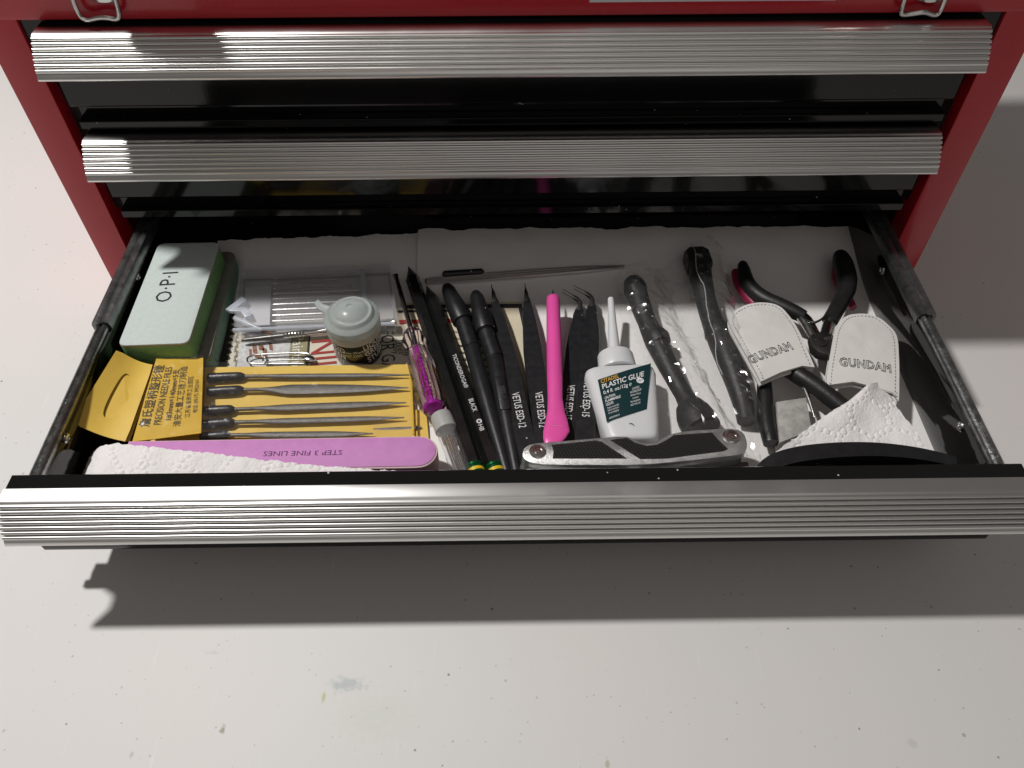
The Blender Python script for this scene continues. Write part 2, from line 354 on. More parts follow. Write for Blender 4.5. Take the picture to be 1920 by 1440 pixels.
def handle_profile(y0, z0):
    """(Y, Z) outline of an aluminium pull: flat top, eight ribs on the sloping face, rolled lower lip"""
    pts = [(y0+.75, z0+.03), (y0+.12, z0+.03), (y0, z0-.03)]
    dy, dz = -1.2, -1.7; n = 7; L = math.hypot(dy, dz); ux, uz = dy/L, dz/L; nxn, nzn = uz, -ux   # outward normal (towards -Y,+Z)
    start = .05; step = (L-.30-start)/n
    for i in range(n):
        for q in range(1, 10):
            a = q/10*math.pi; tt = start+step*(i+.5) - math.cos(a)*step*.37; hh = math.sin(a)*.088 - .038
            bow = .10*math.sin(math.pi*(tt/L))
            pts.append((y0+ux*tt+nxn*(hh+bow), z0+uz*tt+nzn*(hh+bow)))
        if i < n-1:                                     # narrow groove between two ribs
            for e in (.91, 1.09):
                tt = start+step*(i+e); g = -.13+.10*math.sin(math.pi*(tt/L)); pts.append((y0+ux*tt+nxn*g, z0+uz*tt+nzn*g))
    for tt, hh in ((L-.22, .02), (L-.08, .02), (L, -.04), (L+.01, -.12), (L-.05, -.2), (L-.3, -.2)): pts.append((y0+ux*tt+nxn*hh, z0+uz*tt+nzn*hh))
    for tt in (.75, .5, .25, .08): pts.append((y0+ux*L*tt-nxn*.2, z0+uz*L*tt-nzn*.2+.0))
    pts.append((y0+.1, z0-.14)); pts.append((y0+.75, z0-.14)); return pts
HW = 23.06
def pull(y0, z0, parent):
    prof = handle_profile(y0, z0); n = len(prof)
    e = MB(); loops = []
    for x in (-HW, -HW+.04, HW-.04, HW): loops.append(x)
    vs = [Vector((x, p[0], p[1])) for x in loops for p in prof]
    fs = [(i*n+j, i*n+(j+1) % n, (i+1)*n+(j+1) % n, (i+1)*n+j) for i in range(3) for j in range(n)]
    fs += [tuple(reversed(range(n))), tuple(range(3*n, 4*n))]
    e.add(vs, fs); return obj('handle', e, M_ALU, parent, smooth=50)
# closed drawers
def closed_drawer(zt, zb, zlip0, zlip1):
    mb = MB(); r = 23.2
    prof = [(-.24, zt), (-.26, zt-.04), (-.34, zb+.12), (-.28, zb+.03), (-.16, zb), (.45, zb-.02), (.5, zb-.1), (.5, zlip0+.06), (.4, zlip0+.02), (-.165, zlip0), (-.18, zlip0-.05), (-.2, zlip1+.05), (-.1, zlip1), (2.5, zlip1), (2.5, zt)]
    n = len(prof); vs = [Vector((x, p[0], p[1])) for x in (-r, r) for p in prof]
    mb.add(vs, [(j, (j+1) % n, n+(j+1) % n, n+j) for j in range(n)]+[tuple(reversed(range(n))), tuple(range(n, 2*n))])
    return obj('drawer_front', mb, M_BLACK, chest, smooth=12)
d1 = closed_drawer(19.35, 15.22, 14.32, 13.85); pull(-1.0, 19.44, d1)
d2 = closed_drawer(13.45, 9.45, 8.45, 7.95); pull(-1.0, 13.62, d2)

# open bottom drawer
LIPZ = 2.78
RA, RZ, ZF, YF, YB = 22.7, 6.9, 3.0, -18.05, 5.4
mb = MB()
mb.box(-RA+.3, RA-.3, YF-.3, YB, ZF-.12, ZF); 
mb.box(-RA+.28, RA-.28, YB-.12, YB, ZF, RZ-.6)
drawer = obj('drawer', mb, M_BLACK, chest)
for s in (-1, 1):
    wall = [(s*(RA-.62), ZF), (s*(RA-.56), ZF+.9), (s*(RA-.62), RZ-.75), (s*(RA-.5), RZ-.45), (s*(RA-.28), RZ-.5), (s*(RA-.28), ZF-.1), (s*(RA-.55), ZF-.1)]
    mb = MB(); mb.stack([(wall, YF), (wall, YB)], lambda x, y, z: Vector((x, z, y))); obj('side_wall', mb, M_WALL, drawer, smooth=60)
    # rolled rim
    rim = [(s*(RA-.52), RZ-.5), (s*(RA-.56), RZ-.25), (s*(RA-.5), RZ-.06), (s*(RA-.36), RZ), (s*(RA-.26), RZ-.08), (s*(RA-.2), RZ-.16), (s*(RA-.1), RZ-.02), (s*RA, RZ-.08), (s*(RA+.02), RZ-.3), (s*RA, RZ-.75), (s*(RA-.2), RZ-.78)]
    mb = MB(); mb.stack([(rim, YF), (rim, YB)], lambda x, y, z: Vector((x, z, y))); obj('rail', mb, M_ZINC, drawer, smooth=50)
    ch = [(s*(RA-.66), RZ-.62), (s*(RA-.72), RZ-.2), (s*(RA-.62), RZ+.1), (s*(RA-.4), RZ+.16), (s*(RA-.2), RZ+.04), (s*(RA), RZ+.14), (s*(RA+.22), RZ+.1), (s*(RA+.30), RZ-.1), (s*(RA+.30), RZ-1.35), (s*(RA+.12), RZ-1.35), (s*(RA+.12), RZ-.2), (s*(RA+.05), RZ+.02), (s*(RA-.2), RZ-.04), (s*(RA-.4), RZ+.05), (s*(RA-.54), RZ), (s*(RA-.6), RZ-.2)]
    mb = MB(); mb.stack([(ch, -8.0), (ch, 3.0)], lambda x, y, z: Vector((x, z, y))); obj('slide_channel', mb, M_RIM, chest, smooth=50)
    for (u, v, yy) in ((125, 822, 0), (258, 520, 0)) if s < 0 else ((1802, 800, 0), (1655, 507, 0)):
        d = ((u-960)/CF*rgt+(720-v)/CF*upv+fwd); q = CAM+d*((s*(RA-.6)-CAM.x)/d.x)
        obj('rivet', MB().lathe([(.27, -.1), (.27, .04), (.22, .1), (.12, .11), (.1, .05), (.02, .05)], (0, 0, 0), 18, lambda x, y, z: Vector((q.x-s*z, q.y+x, q.z+y))), M_STEEL, drawer)
# front wall (narrow folded top seen as a black strip) and panel with its lower lip
mb = MB(); prof = [(YF, ZF), (YF, 7.32), (YF-.08, 7.42), (YF-.8, 7.44), (YF-.86, 7.36), (YF-.9, 3.1), (YF-.85, 2.9), (YF-.5, 2.86), (YF-.4, ZF-.1)]
n = len(prof); vs = [Vector((x, p[0], p[1])) for x in (-23.02, 23.02) for p in prof]
mb.add(vs, [(j, (j+1) % n, n+(j+1) % n, n+j) for j in range(n)]+[tuple(reversed(range(n))), tuple(range(n, 2*n))])
front = obj('front_panel', mb, M_BLACK, drawer); 
mb = MB(); mb.box(-23.2, 23.0, YF-1.36, YF-.93, LIPZ, LIPZ+.5, bev=.05); obj('lower_lip', mb, M_BLACK, drawer)
pull(-19.65, 7.46, drawer)
# ------------------------------------------------------------------ paper lining the drawer
def sheet(pts, z, torn=0, amp=.03, nu=60, nv=36, thick=.025, seed=0, rise=0):
    # pts: back-left, back-right, front-right, front-left; the back edge curls up by `rise`
    def fn(i, j):
        u = (pts[0][0]*(1-i)+pts[1][0]*i)*(1-j)+(pts[3][0]*(1-i)+pts[2][0]*i)*j
        v = (pts[0][1]*(1-i)+pts[1][1]*i)*(1-j)+(pts[3][1]*(1-i)+pts[2][1]*i)*j
        p = P(u, v, z+rise*max(0, 1-j/.30)**1.5)
        e = torn*(nz(p.x, seed, 3, .9)*.5+nz(p.x, seed, 7, 4)*.22+nz(p.x, seed, 9, 14)*.10)*max(0, 1-j*3)
        return p+Vector((0, e, amp*(nz(p.x, p.y, seed, .5)+.5*nz(p.x, p.y, seed, 1.7))+amp*1.2+rise*.10*nz(p.x, p.y, seed+2, .6)*max(0, 1-j/.3)))
    return MB().grid(nu, nv, fn, thick)
obj('paper_towel_sheet', sheet([(408, 452), (800, 438), (792, 760), (380, 770)], 3.06, .5, .03, 70, 40, seed=2, rise=.8), M_PAPER,
    label='plain white paper lining the back left of the drawer under the clear box', cat='paper')
obj('paper_towel_sheet', sheet([(784, 431), (1640, 424), (1800, 900), (774, 900)], 3.14, .5, .03, 90, 50, seed=5, rise=1.1), M_PAPER,
    label='wide white paper lining the drawer under the tweezers and pliers', cat='paper')

# printed leaflet, its print turned a quarter so that lines run towards the front
Z = 3.16
lf = thing('leaflet', P(600, 640, Z), 'colourful printed leaflet with red letters lying under the paint pot', 'leaflet')
obj('page', sheet([(404, 585), (765, 578), (790, 760), (372, 770)], Z, 0, .01, 20, 12, .02, 8), mat('leaflet_page', (.62, .57, .47), .55, cvar=.06, cscale=40), lf)
def patch(parent, pts, z, m, name='print_block'):
    mb = MB(); mb.prism(plan(pts, z), z, z+.012); return obj(name, mb, m, parent, smooth=0)
M_SOOT = mat('dark_print', (.03, .026, .022), .55, cvar=.5, cscale=350)
M_KHAKI = mat('khaki_print', (.29, .26, .14), .6)
M_GREYP = mat('pale_print', (.55, .55, .55), .6, cvar=.2, cscale=400)
M_BROWNP = mat('brown_print', (.24, .11, .06), .6, cvar=.5, cscale=500)
zz = Z+.04
mb = MB(); base = [(404, 588), (442, 586), (436, 640), (430, 690), (418, 740), (385, 740)]
rag = []
for i in range(40):
    t_ = i/39; v = 588+150*t_; rag.append((441-22*t_+6*math.sin(i*2.1)+5*nz(i*.7, 1), v))
mb.prism([P(u, v, zz)[:2] for u, v in [(398, 588)]+rag+[(378, 738)]], zz, zz+.012); obj('print_block', mb, M_SOOT, lf, smooth=0)
patch(lf, [(452, 640), (546, 634), (536, 720), (436, 722)], zz, M_GREYP)
patch(lf, [(546, 630), (578, 628), (570, 730), (536, 732)], zz, M_KHAKI)
patch(lf, [(579, 626), (582, 626), (574, 730), (571, 730)], zz, M_INK)
for (u, v, a_, b_) in ((478, 655, 5, 9), (490, 652, 6, 6), (497, 662, 5, 10), (508, 650, 4, 8), (484, 668, 8, 4), (470, 662, 3, 8)):
    patch(lf, [(u-a_, v-b_), (u+a_*.6, v-b_*.8), (u+a_, v+b_), (u-a_*.7, v+b_*.7)], zz+.014, M_BROWNP, 'printed_figure')
def down(u, v, z):                        # text frame reading towards the front edge
    return frame(P(u, v, z), P(u, v, z)+Vector((.12, -1, 0)))
lettering('Painting', .95, down(557, 662, zz+.02), M_WHITEINK, lf)
lettering('NIL', 2.2, down(604, 665, zz+.02), M_REDINK, lf, squeeze=.8)
lettering('FOR GA', 1.15, down(726, 655, zz), M_INK, lf, squeeze=.8)
for i, (u, tx) in enumerate(((742, 'easily'), (752, 'types'), (762, 'quickly'))): lettering(tx, .55, down(u, 650, zz), M_INK, lf)
for i in range(10):
    lettering('nlvst', .28, down(444-i*.4+i % 2*3, 600+i*9, zz+.02), M_INK, lf)

Z = 3.2
cd = thing('leaflet', P(900, 640, Z), 'cream leaflet with thick black border lying under the hobby knives', 'leaflet')
obj('page', sheet([(750, 568), (990, 566), (1045, 800), (795, 800)], Z, 0, .01, 16, 10, .02, 11), mat('cream_page', (.66, .58, .43), .6, cvar=.05, cscale=40), cd)
zz = Z+.04
patch(cd, [(752, 572), (978, 570), (980, 577), (754, 579)], zz, M_INK); patch(cd, [(972, 577), (984, 577), (1012, 720), (1003, 720)], zz, M_INK)
patch(cd, [(745, 582), (865, 580), (866, 584), (746, 586)], zz, M_INK); patch(cd, [(748, 600), (884, 597), (885, 604), (749, 607)], zz, M_REDINK)
for i in range(7):
    lettering('and use more paint', .34, frame(P(905-i*1, 622+i*13, zz), P(960, 622+i*13, zz)), M_INK, cd)
    lettering('for models', .34, frame(P(872+i*5, 622+i*13, zz), P(960, 622+i*13, zz)), M_INK, cd)

# ------------------------------------------------------------------ buffing blocks
def block(name, pts, z0, z1, mtop, mside, label):
    out = plan(pts, z1); n = len(out)
    sm = smoothloop([(*p, 0) for p in out], 3); sm = [(p.x, p.y) for p in sm]
    # keep corners tight: blend the rounded loop with the sharp one
    c = Vector((sum(p[0] for p in out)/n, sum(p[1] for p in out)/n))
    R_ = []
    for i in range(n):
        a, b, d = (Vector(out[(i+k_) % n]) for k_ in (-1, 0, 1))
        ra = min(.45, (a-b).length*.3)
        pa = b+(a-b).normalized()*ra; pb = b+(d-b).normalized()*ra
        for q in range(6):
            t_ = q/5; R_.append(tuple(pa*(1-t_)**2+b*2*t_*(1-t_)+pb*t_*t_))
    base = (c.x, c.y, z0); th = thing(name, base, label, 'nail buffer')
    mb = MB(); mb.prism(R_, z0, z1-.14, bev=.05); obj('foam_core', mb, mside, th)
    mb = MB(); mb.prism(R_, z1-.14, z1, bev=.04); obj('abrasive_top', mb, mtop, th)
    mb = MB(); mb.prism(loopin(R_, -.012), z1-.17, z1-.135); obj('backing_layer', mb, mat('tan_backing', (.45, .34, .17), .8), th)
    return th
M_GREEN = mat('green_foam', (.19, .38, .15), .8, bump=.4, bscale=900, cvar=.12, cscale=300)
M_GREYTOP = mat('grey_white_abrasive', (.52, .585, .56), .75, bump=.3, bscale=1800, cvar=.04, cscale=400)
M_DGREEN = mat('dull_green_foam', (.2, .34, .27), .75, bump=.4, bscale=900, cvar=.15, cscale=300)
M_BGREY = mat('grey_brown_abrasive', (.22, .215, .19), .8, bump=.3, bscale=1500, cvar=.15, cscale=200)  # darker grey-brown than the top of the lettered block
block('buffing_block', [(335, 470), (441, 472), (393, 672), (258, 680)], 3.1, 4.55, M_BGREY, M_DGREEN, 'green buffing block with grey top, lying under the lettered block')
ob = block('buffing_block', [(297, 456), (412, 454), (353, 643), (220, 648)], 4.6, 6.1, M_GREYTOP, M_GREEN, 'pale grey and green buffing block with spaced lettering, topmost in back left corner')
p0, p1 = P(309, 575, 6.12), P(330, 495, 6.12)
lettering('O·P·I', 1.32, frame(P(314, 537, 6.115), P(334, 466, 6.115)), M_INK, ob, spacing=1.05, squeeze=.92)

# ------------------------------------------------------------------ needle file packs
M_YEL = mat('yellow_card', (.74, .50, .09), .42, bump=.1, bscale=300, cvar=.05, cscale=60)
M_YELG = mat('yellow_vinyl', (.66, .42, .045), .3, coat=.3, bump=.05, bscale=60, cvar=.06, cscale=40)
M_CLEAR = film('clear_vinyl', milk=.02, rough=.11, gain=1.1)
pk = thing('needle_file_pouch', P(520, 760, 3.4), 'yellow card pouch of needle files with printed header and clear front', 'file pouch')
def quad(pts, nu, nv, amp=0, seed=0, thick=.03, sag=0):
    q = [P(*p) for p in pts]
    def fn(i, j):
        p = (q[0]*(1-i)+q[1]*i)*(1-j)+(q[3]*(1-i)+q[2]*i)*j
        return p+Vector((0, 0, amp*(nz(p.x, p.y, seed, .7)+.6*nz(p.x, p.y, seed+3, 2.2))-sag*math.sin(math.pi*i)*math.sin(math.pi*j)))
    return MB().grid(nu, nv, fn, thick)
obj('backing_card', quad([(300, 690, 3.9), (772, 683, 3.75), (778, 842, 3.5), (250, 850, 3.6)], 30, 16, .02, 3), M_YEL, pk)
hdr = obj('printed_header', quad([(293, 672, 5.1), (381, 671, 4.9), (377, 812, 4.75), (248, 828, 4.95)], 24, 20, .015, 6, .05), M_YELG, pk)
# folded hang flap with a euro slot cut through it
fa, fb, fc, fd = P(219, 655, 6.2), P(287, 684, 5.15), P(236, 828, 4.95), P(134, 792, 6.0)
def flap(i, j, e=0):
    p = (fa*(1-i)+fb*i)*(1-j)+(fd*(1-i)+fc*i)*j; return p-Vector((0, 0, .25*math.sin(math.pi*i)))+Vector((0, 0, e))
slot = [(.42, .22), (.50, .20), (.56, .26), (.545, .36), (.60, .42), (.64, .50), (.60, .58), (.545, .64), (.56, .74), (.50, .80), (.42, .78), (.40, .5)]
ns = 48
def ringpt(k_, e):
    ang = 2*math.pi*k_/ns; c, s = math.cos(ang), math.sin(ang); m_ = max(abs(c), abs(s)); return (.5+.5*c/m_, .5+.5*s/m_)
sl = [(p.x, p.y) for p in smoothloop([(*p, 0) for p in slot], 2)]
sl = [(.45+(x-.48)*1.7, y) for x, y in sl]; ns = len(sl)
cx_, cy_ = sum(p[0] for p in sl)/ns, sum(p[1] for p in sl)/ns
mb = MB(); vs = []; 
for e in (0, -.035):
    for lv in range(5):
        for (x, y) in sl:
            dx, dy = x-cx_, y-cy_; m_ = max(abs(dx)/(.5 if True else 1), abs(dy)/.5); 
            sx = min((1-cx_)/dx if dx > 0 else (-cx_)/dx if dx < 0 else 99, (1-cy_)/dy if dy > 0 else (-cy_)/dy if dy < 0 else 99)
            ex, ey = cx_+dx*sx, cy_+dy*sx; t_ = lv/4
            vs.append(flap(x*(1-t_)+ex*t_, y*(1-t_)+ey*t_, e))
fs = []
for lay in (0, 1):
    o_ = lay*5*ns
    for lv in range(4):
        for k_ in range(ns):
            f = (o_+lv*ns+k_, o_+lv*ns+(k_+1) % ns, o_+(lv+1)*ns+(k_+1) % ns, o_+(lv+1)*ns+k_); fs.append(f if lay == 0 else tuple(reversed(f)))
for lv in (0, 4):
    for k_ in range(ns): fs.append((lv*ns+k_, lv*ns+(k_+1) % ns, 5*ns+lv*ns+(k_+1) % ns, 5*ns+lv*ns+k_))
mb.add(vs, fs); obj('hang_flap', mb, M_YEL, pk)
# lettering runs from the front edge to the back
M_OLIVE = mat('dark_olive_ink', (.05, .04, .01), .5)
def hd(i, j, up_):
    q = [P(293, 672, 5.1), P(381, 671, 4.9), P(377, 812, 4.75), P(248, 828, 4.95)]
    return (q[0]*(1-i)+q[1]*i)*(1-j)+(q[3]*(1-i)+q[2]*i)*j+Vector((0, 0, up_))
def hline(i, size, tx, j0=.5, sq=1.0, bold=0):
    pa, pb = hd(i, 1, .035), hd(i, 0, .035); c = hd(i, j0, .035); M = frame(c, c+(pb-pa), up=(0.0, 0, 1)); lettering(tx, size, M, M_OLIVE, pk, squeeze=sq, bold=bold)
hline(.13, .60, '詹氏塑柄整形锉', .47, 1.0, .004); hline(.32, .52, 'PRECISION NEEDLE FILES', .48, .68); hline(.48, .40, '1#3mm×140mm×5支', .48, 1.0, .003)
hline(.63, .42, '淮安大量工艺锉刀制造', .50, .98); hline(.78, .30, '江苏省淮安市工业园区', .52, .95); hline(.90, .28, '电话 (0517) 3952161', .52, .95)
qh = [P(296, 674, 5.2), P(384, 672, 5.02), P(380, 811, 4.87), P(264, 824, 5.05)]
def hfilm(i, j):
    p = (qh[0]*(1-i)+qh[1]*i)*(1-j)+(qh[3]*(1-i)+qh[2]*i)*j
    return p+Vector((0, 0, .19+.17*math.sin(j*9.5+i*2.2)+.03*nz(p.x, p.y, 2, 2.5)))
obj('clear_sleeve', MB().grid(40, 50, hfilm), film('sleeve_vinyl', milk=.01, rough=.15, gain=1.3), pk, smooth=80)
mb = MB(); vs_ = [flap(i_, j_, -.32) for i_, j_ in ((.12, .04), (1, .04), (1, .96), (.12, .96))]; mb.add(vs_+[v_-Vector((0, 0, .04)) for v_ in vs_], [(0, 1, 2, 3), (7, 6, 5, 4), (0, 4, 5, 1), (1, 5, 6, 2), (2, 6, 7, 3), (3, 7, 4, 0)]); obj('rear_card', mb, M_YEL, pk)
mb = quad([(378, 676, 4.72), (768, 684, 4.35), (776, 830, 4.15), (376, 818, 4.6)], 140, 60, .085, 21, 0)
obj('clear_front', mb, M_CLEAR, pk, smooth=80)
obj('side_weld', MB().tube(spline([P(769, 688, 4.1), P(772, 740, 4.05), P(775, 815, 3.9)]), (.07), 8, .5), M_YELG, pk)
FL = [((390, 709), (452, 706), (768, 703), 'round needle file with black grip, farthest back in the yellow pouch', .15, .12),
      ((388, 735), (450, 731), (766, 727), 'broad leaf shaped needle file, second from the back of the yellow pouch', .34, .07),
      ((382, 771), (434, 768), (762, 755), 'flat tapered needle file, in the middle of the yellow pouch', .22, .09),
      ((380, 796), (434, 792), (758, 783), 'half round needle file, fourth from the back of the yellow pouch', .19, .1),
      ((376, 820), (426, 816), (700, 813), 'thin needle file half hidden by the purple nail buffer', .2, .1)]
M_GRIPF = mat('grey_black_vinyl_grip', (.018, .018, .02), .35, bump=.3, bscale=400, cvar=.3, cscale=150)
M_FILE = mat('file_steel', (.17, .165, .155), .45, metal=.7, bump=.5, bscale=2200, cvar=.15, cscale=250)
for i, (a, b, c, lab, w_, h_) in enumerate(FL):
    z = 4.08-.04*i; A, B, C_ = P(*a, z), P(*b, z), P(*c, z-.12)
    th = thing('needle_file', A, lab, 'needle file', 'needle files in the yellow pouch')
    d = (B-A)
    obj('grip', MB().tube([A, A+d*.03, A+d*.5, A+d*.9, B, B+d*.12], [.2, .27, .28, .27, .25, .13], 14), M_GRIPF, th)
    e = C_-B; nseg = 24; pts = []; rr = []
    for q in range(nseg+1):
        t_ = q/nseg; pts.append(B+e*t_)
        if t_ < .14: ww, hh = .11, .11
        else:
            s_2 = (t_-.14)/.86; bulge = min(1, s_2*6)*(1-max(0, (s_2-(.25 if i == 1 else .55))/(.75 if i == 1 else .45))**2.2*.93)
            ww = .11+(w_-.11)*bulge if s_2 < .3 else max(.03, w_*bulge); hh = max(.025, .11+(h_-.11)*min(1, s_2*6))*(1-.6*s_2)
        rr.append((ww, hh))
    obj('blade', MB().tube(pts, rr, 10), M_FILE, th, smooth=40)
# second pouch, only its end shows
p2 = thing('needle_file_pouch', P(790, 790, 3.3), 'end of another yellow pouch showing beside the clear screwdriver handle', 'file pouch', None)
obj('backing_card', quad([(640, 772, 3.4), (799, 768, 3.42), (804, 826, 3.36), (640, 830, 3.35)], 10, 4, .01, 3), M_YEL, p2)
obj('clear_front', quad([(700, 776, 3.75), (796, 772, 3.7), (800, 822, 3.6), (700, 826, 3.6)], 12, 6, .03, 5, 0), M_CLEAR, p2)
obj('blade', MB().tube([P(700, 806, 3.5), P(770, 803, 3.5), P(785, 801, 3.5), P(791, 801, 3.5)], [.14, .14, .1, .02], 8, .6), M_FILE, p2)

# ------------------------------------------------------------------ purple nail buffer and the towel over it
M_PURP = mat('purple_abrasive', (.56, .23, .52), .6, bump=.35, bscale=2000, cvar=.05, cscale=200)
M_PINKW = mat('pale_pink_foam', (.62, .43, .45), .7, bump=.3, bscale=900, cvar=.05, cscale=200)
ZP = 5.0
L0, L1 = P(230, 856, ZP), P(784, 846, ZP); Mf = frame(L0, L1); LL = (L1-L0).length
hw = .98
out = [(0, -hw), (LL-.1, -hw)]+[(LL+math.sin(a)*hw*1.0, -math.cos(a)*hw) for a in [math.pi*i/14 for i in range(1, 14)]]+[(LL-.1, hw), (0, hw)]
nb = thing('nail_buffer', (L0+L1)/2-Vector((0, 0, 1.3)), 'long purple nail buffer with pink edges, round end poking out of the paper towel', 'nail buffer')
obj('foam_core', MB().prism(out, -1.25, -.04, Mf, .05), M_PINKW, nb); obj('abrasive_top', MB().prism(loopin(out, .1), -.045, 0, Mf, .015), M_PURP, nb)
cc = P(568, 849, ZP+.012); lettering('STEP 3 FINE LINES', .42, frame(cc, cc-(L1-L0)), mat('purple_ink', (.10, .02, .11), .6), nb, squeeze=1.2)

def towel(name, pts, zfun, label, nu=260, nv=110, dots=(), seed=0, thick=.018):
    """embossed paper towel: fine grid whose circles are pressed into the sheet"""
    q = [P(*p) for p in pts]
    def flat(i, j): return (q[0]*(1-i)+q[1]*i)*(1-j)+(q[3]*(1-i)+q[2]*i)*j
    cell = {}
    rj = random.Random(seed)
    dots = [(x+rj.uniform(-.05, .05), y+rj.uniform(-.05, .05)) for x, y in dots if rj.random() > .12]
    for (x, y) in dots: cell.setdefault((int(x//.5), int(y//.5)), []).append((x, y))
    def fn(i, j):
        p = flat(i, j)
        edge = .10*nz(p.x, p.y, seed, 3)+.05*nz(p.x, p.y, seed, 9)
        if j == 0: p = p+Vector((0, edge, 0))
        if i == 0 or i == 1: p = p+Vector((edge, 0, 0))
        z = zfun(i, j, p)
        z += .09*nz(p.x, p.y, seed, .8)+.03*nz(p.x, p.y, seed, 2.5)+.008*nz(p.x, p.y, seed, 9)
        cx, cy = int(p.x//.5), int(p.y//.5)
        for a in (-1, 0, 1):
            for b in (-1, 0, 1):
                for (x, y) in cell.get((cx+a, cy+b), ()):
                    d = math.hypot(p.x-x, p.y-y)
                    if d < .2: z += .026*math.cos(min(1, d/.17)*math.pi*.5)**.5 if d < .17 else 0
                    if .13 < d < .24: z -= .025*math.sin((d-.13)/.11*math.pi)
        return Vector((p.x, p.y, z))
    mb = MB().grid(nu, nv, fn, thick)
    return obj(name, mb, M_TOWEL, label=label, cat='paper towel', smooth=70)
def chain(pts, step=.36):
    r = []; pts = [Vector((*p[:2], 0)) for p in pts]; acc = 0
    for a, b in zip(pts, pts[1:]):
        L = (b-a).length; d = acc
        while d < L: r.append(tuple((a+(b-a)*(d/L))[:2])); d += step
        acc = d-L
    return r
dots = []
c0, c1, cz0 = P(130, 860, 5.1), P(790, 860, 5.1), 5.1
xa, xb = c0.x-1, c1.x+1; ya, yb = P(400, 960, 5.1).y, P(400, 815, 5.1).y
x = xa
while x < xb:
    pts = [(x+.55*math.sin(t_*.9+x*.7), ya+(yb-ya)*t_/8) for t_ in range(9)]; dots += chain(pts); x += 1.75
for k_ in range(3):
    y = ya+.6+k_*1.7; dots += chain([(xa+i*.5, y+.45*math.sin(i*.5+k_*2)) for i in range(int((xb-xa)/.5))], .38)
def zl(i, j, p):
    return 5.18+.12*math.sin(i*7+j*2)-.9*max(0, (.1-i)/.1)**2-.35*max(0, (i-.93)/.07)**2-1.2*max(0, (j-.78)/.22)
towel('folded_paper_towel', [(160, 828, 5.2), (800, 889, 5.2), (800, 960, 5.2), (100, 960, 5.2)], zl, 'embossed white paper towel covering the purple nail buffer at front left', 300, 80, dots, 3)

# ------------------------------------------------------------------ clear drill bit case
M_CASE = film('frosted_clear_plastic', milk=.09, rough=.14, gain=1.0, milkcol=(.95, .95, 1))
M_CASE2 = film('milky_tab_plastic', milk=.5, rough=.25, gain=1.5, milkcol=(.72, .77, .85))
cs = thing('drill_bit_case', P(590, 570, 3.25), 'frosted clear case of thin drill bits standing behind the paint pot', 'case')
zb, zt = 3.25, 4.25
bl, br, fr, flt = P(458, 526, zb), P(732, 514, zb), P(746, 620, zb), P(450, 632, zb)
def cq(i, j, z): p = (bl*(1-i)+br*i)*(1-j)+(flt*(1-i)+fr*i)*j; return Vector((p.x, p.y, z))
def slab(i0, i1, j0, j1, z0, z1): return MB().add([cq(i, j, z) for z in (z0, z1) for i, j in ((i0, j0), (i1, j0), (i1, j1), (i0, j1))], [(3, 2, 1, 0), (4, 5, 6, 7), (0, 1, 5, 4), (1, 2, 6, 5), (2, 3, 7, 6), (3, 0, 4, 7)])
mb = slab(0, 1, 0, 1, zb, zb+.1)
for a in ((0, .015, 0, 1), (.985, 1, 0, 1), (.02, .98, 0, .03), (.02, .98, .97, 1)): mb.v, mb.f = (lambda q: (mb.v+q.v, mb.f+[tuple(x_+len(mb.v) for x_ in f) for f in q.f]))(slab(*a, zb+.11, zt-.12))
obj('tray', mb, M_CASE, cs, smooth=0)
obj('lid', slab(-.01, 1.01, -.01, 1.01, zt-.1, zt), M_CASE, cs, smooth=0)
obj('label_card', slab(.03, .2, .25, .93, zb+.55, zb+.57), mat('pale_label', (.6, .6, .62), .6), cs, smooth=0)
obj('divider', slab(.8, .83, .05, .95, zb+.12, zt-.2), M_CASE2, cs, smooth=0)
for k_ in range(9):
    j = .12+k_*.095; obj('drill_bit', MB().tube([cq(.22, j, zb+.62), cq(.5, j, zb+.62), cq(.78-.02*(k_ % 3), j, zb+.62)], .055+.008*(k_ % 4), 8), M_STEEL, cs)
tp = [(0, 0), (.35, .05), (.9, .4), (1.5, .2), (1.7, .55), (1.05, .85), (.75, .8), (.5, .5), (.45, 1.3), (0, 1.35)]
Mt = frame(P(423, 582, 4.2), P(470, 610, 4.2))
obj('hinge_tab', MB().prism([(x_, y_) for x_, y_ in tp], -.12, .12, Mt, .04), M_CASE2, cs)
obj('front_rib', MB().tube([cq(-.02, 1.03, zt-.25), cq(.5, 1.03, zt-.25), cq(.99, 1.03, zt-.25)], (.13), 10), M_CASE2, cs)
obj('front_rib', MB().tube([cq(-.02, 1.05, zb+.3), cq(.99, 1.05, zb+.3)], (.16), 10), M_CASE, cs)

# thin tools around it
th = thing('fine_paintbrush', P(480, 615, 3.9), 'fine paintbrush with brown bristles and milky sleeve beside the frosted case', 'paintbrush')
A, B, C_ = P(440, 596, 4.0), P(492, 620, 3.85), P(512, 628, 3.8)
obj('sleeve', MB().tube([A, A*.6+B*.4, B], [.16, .2, .15], 12), M_CASE2, th); obj('bristles', MB().tube([A*.2+B*.8, B, C_], [.1, .12, .02], 10), mat('brown_bristle', (.16, .07, .035), .6), th)
th = thing('hand_drill', P(600, 625, 3.6), 'slim steel hand drill with dark tapered end lying across the leaflet', 'hand drill')
A, B = P(453, 638, 3.6), P(744, 606, 3.7); d = B-A
obj('tapered_end', MB().tube([A, A+d*.03, A+d*.27], [.06, .13, .15], 12), M_DSTEEL, th)
obj('barrel', MB().tube([A+d*.27, A+d*.28, A+d*.42, A+d*.43, A+d*.5, A+d*.52, A+d*.93], [.15, .2, .2, .17, .17, .2, .2], 14), M_STEEL, th)
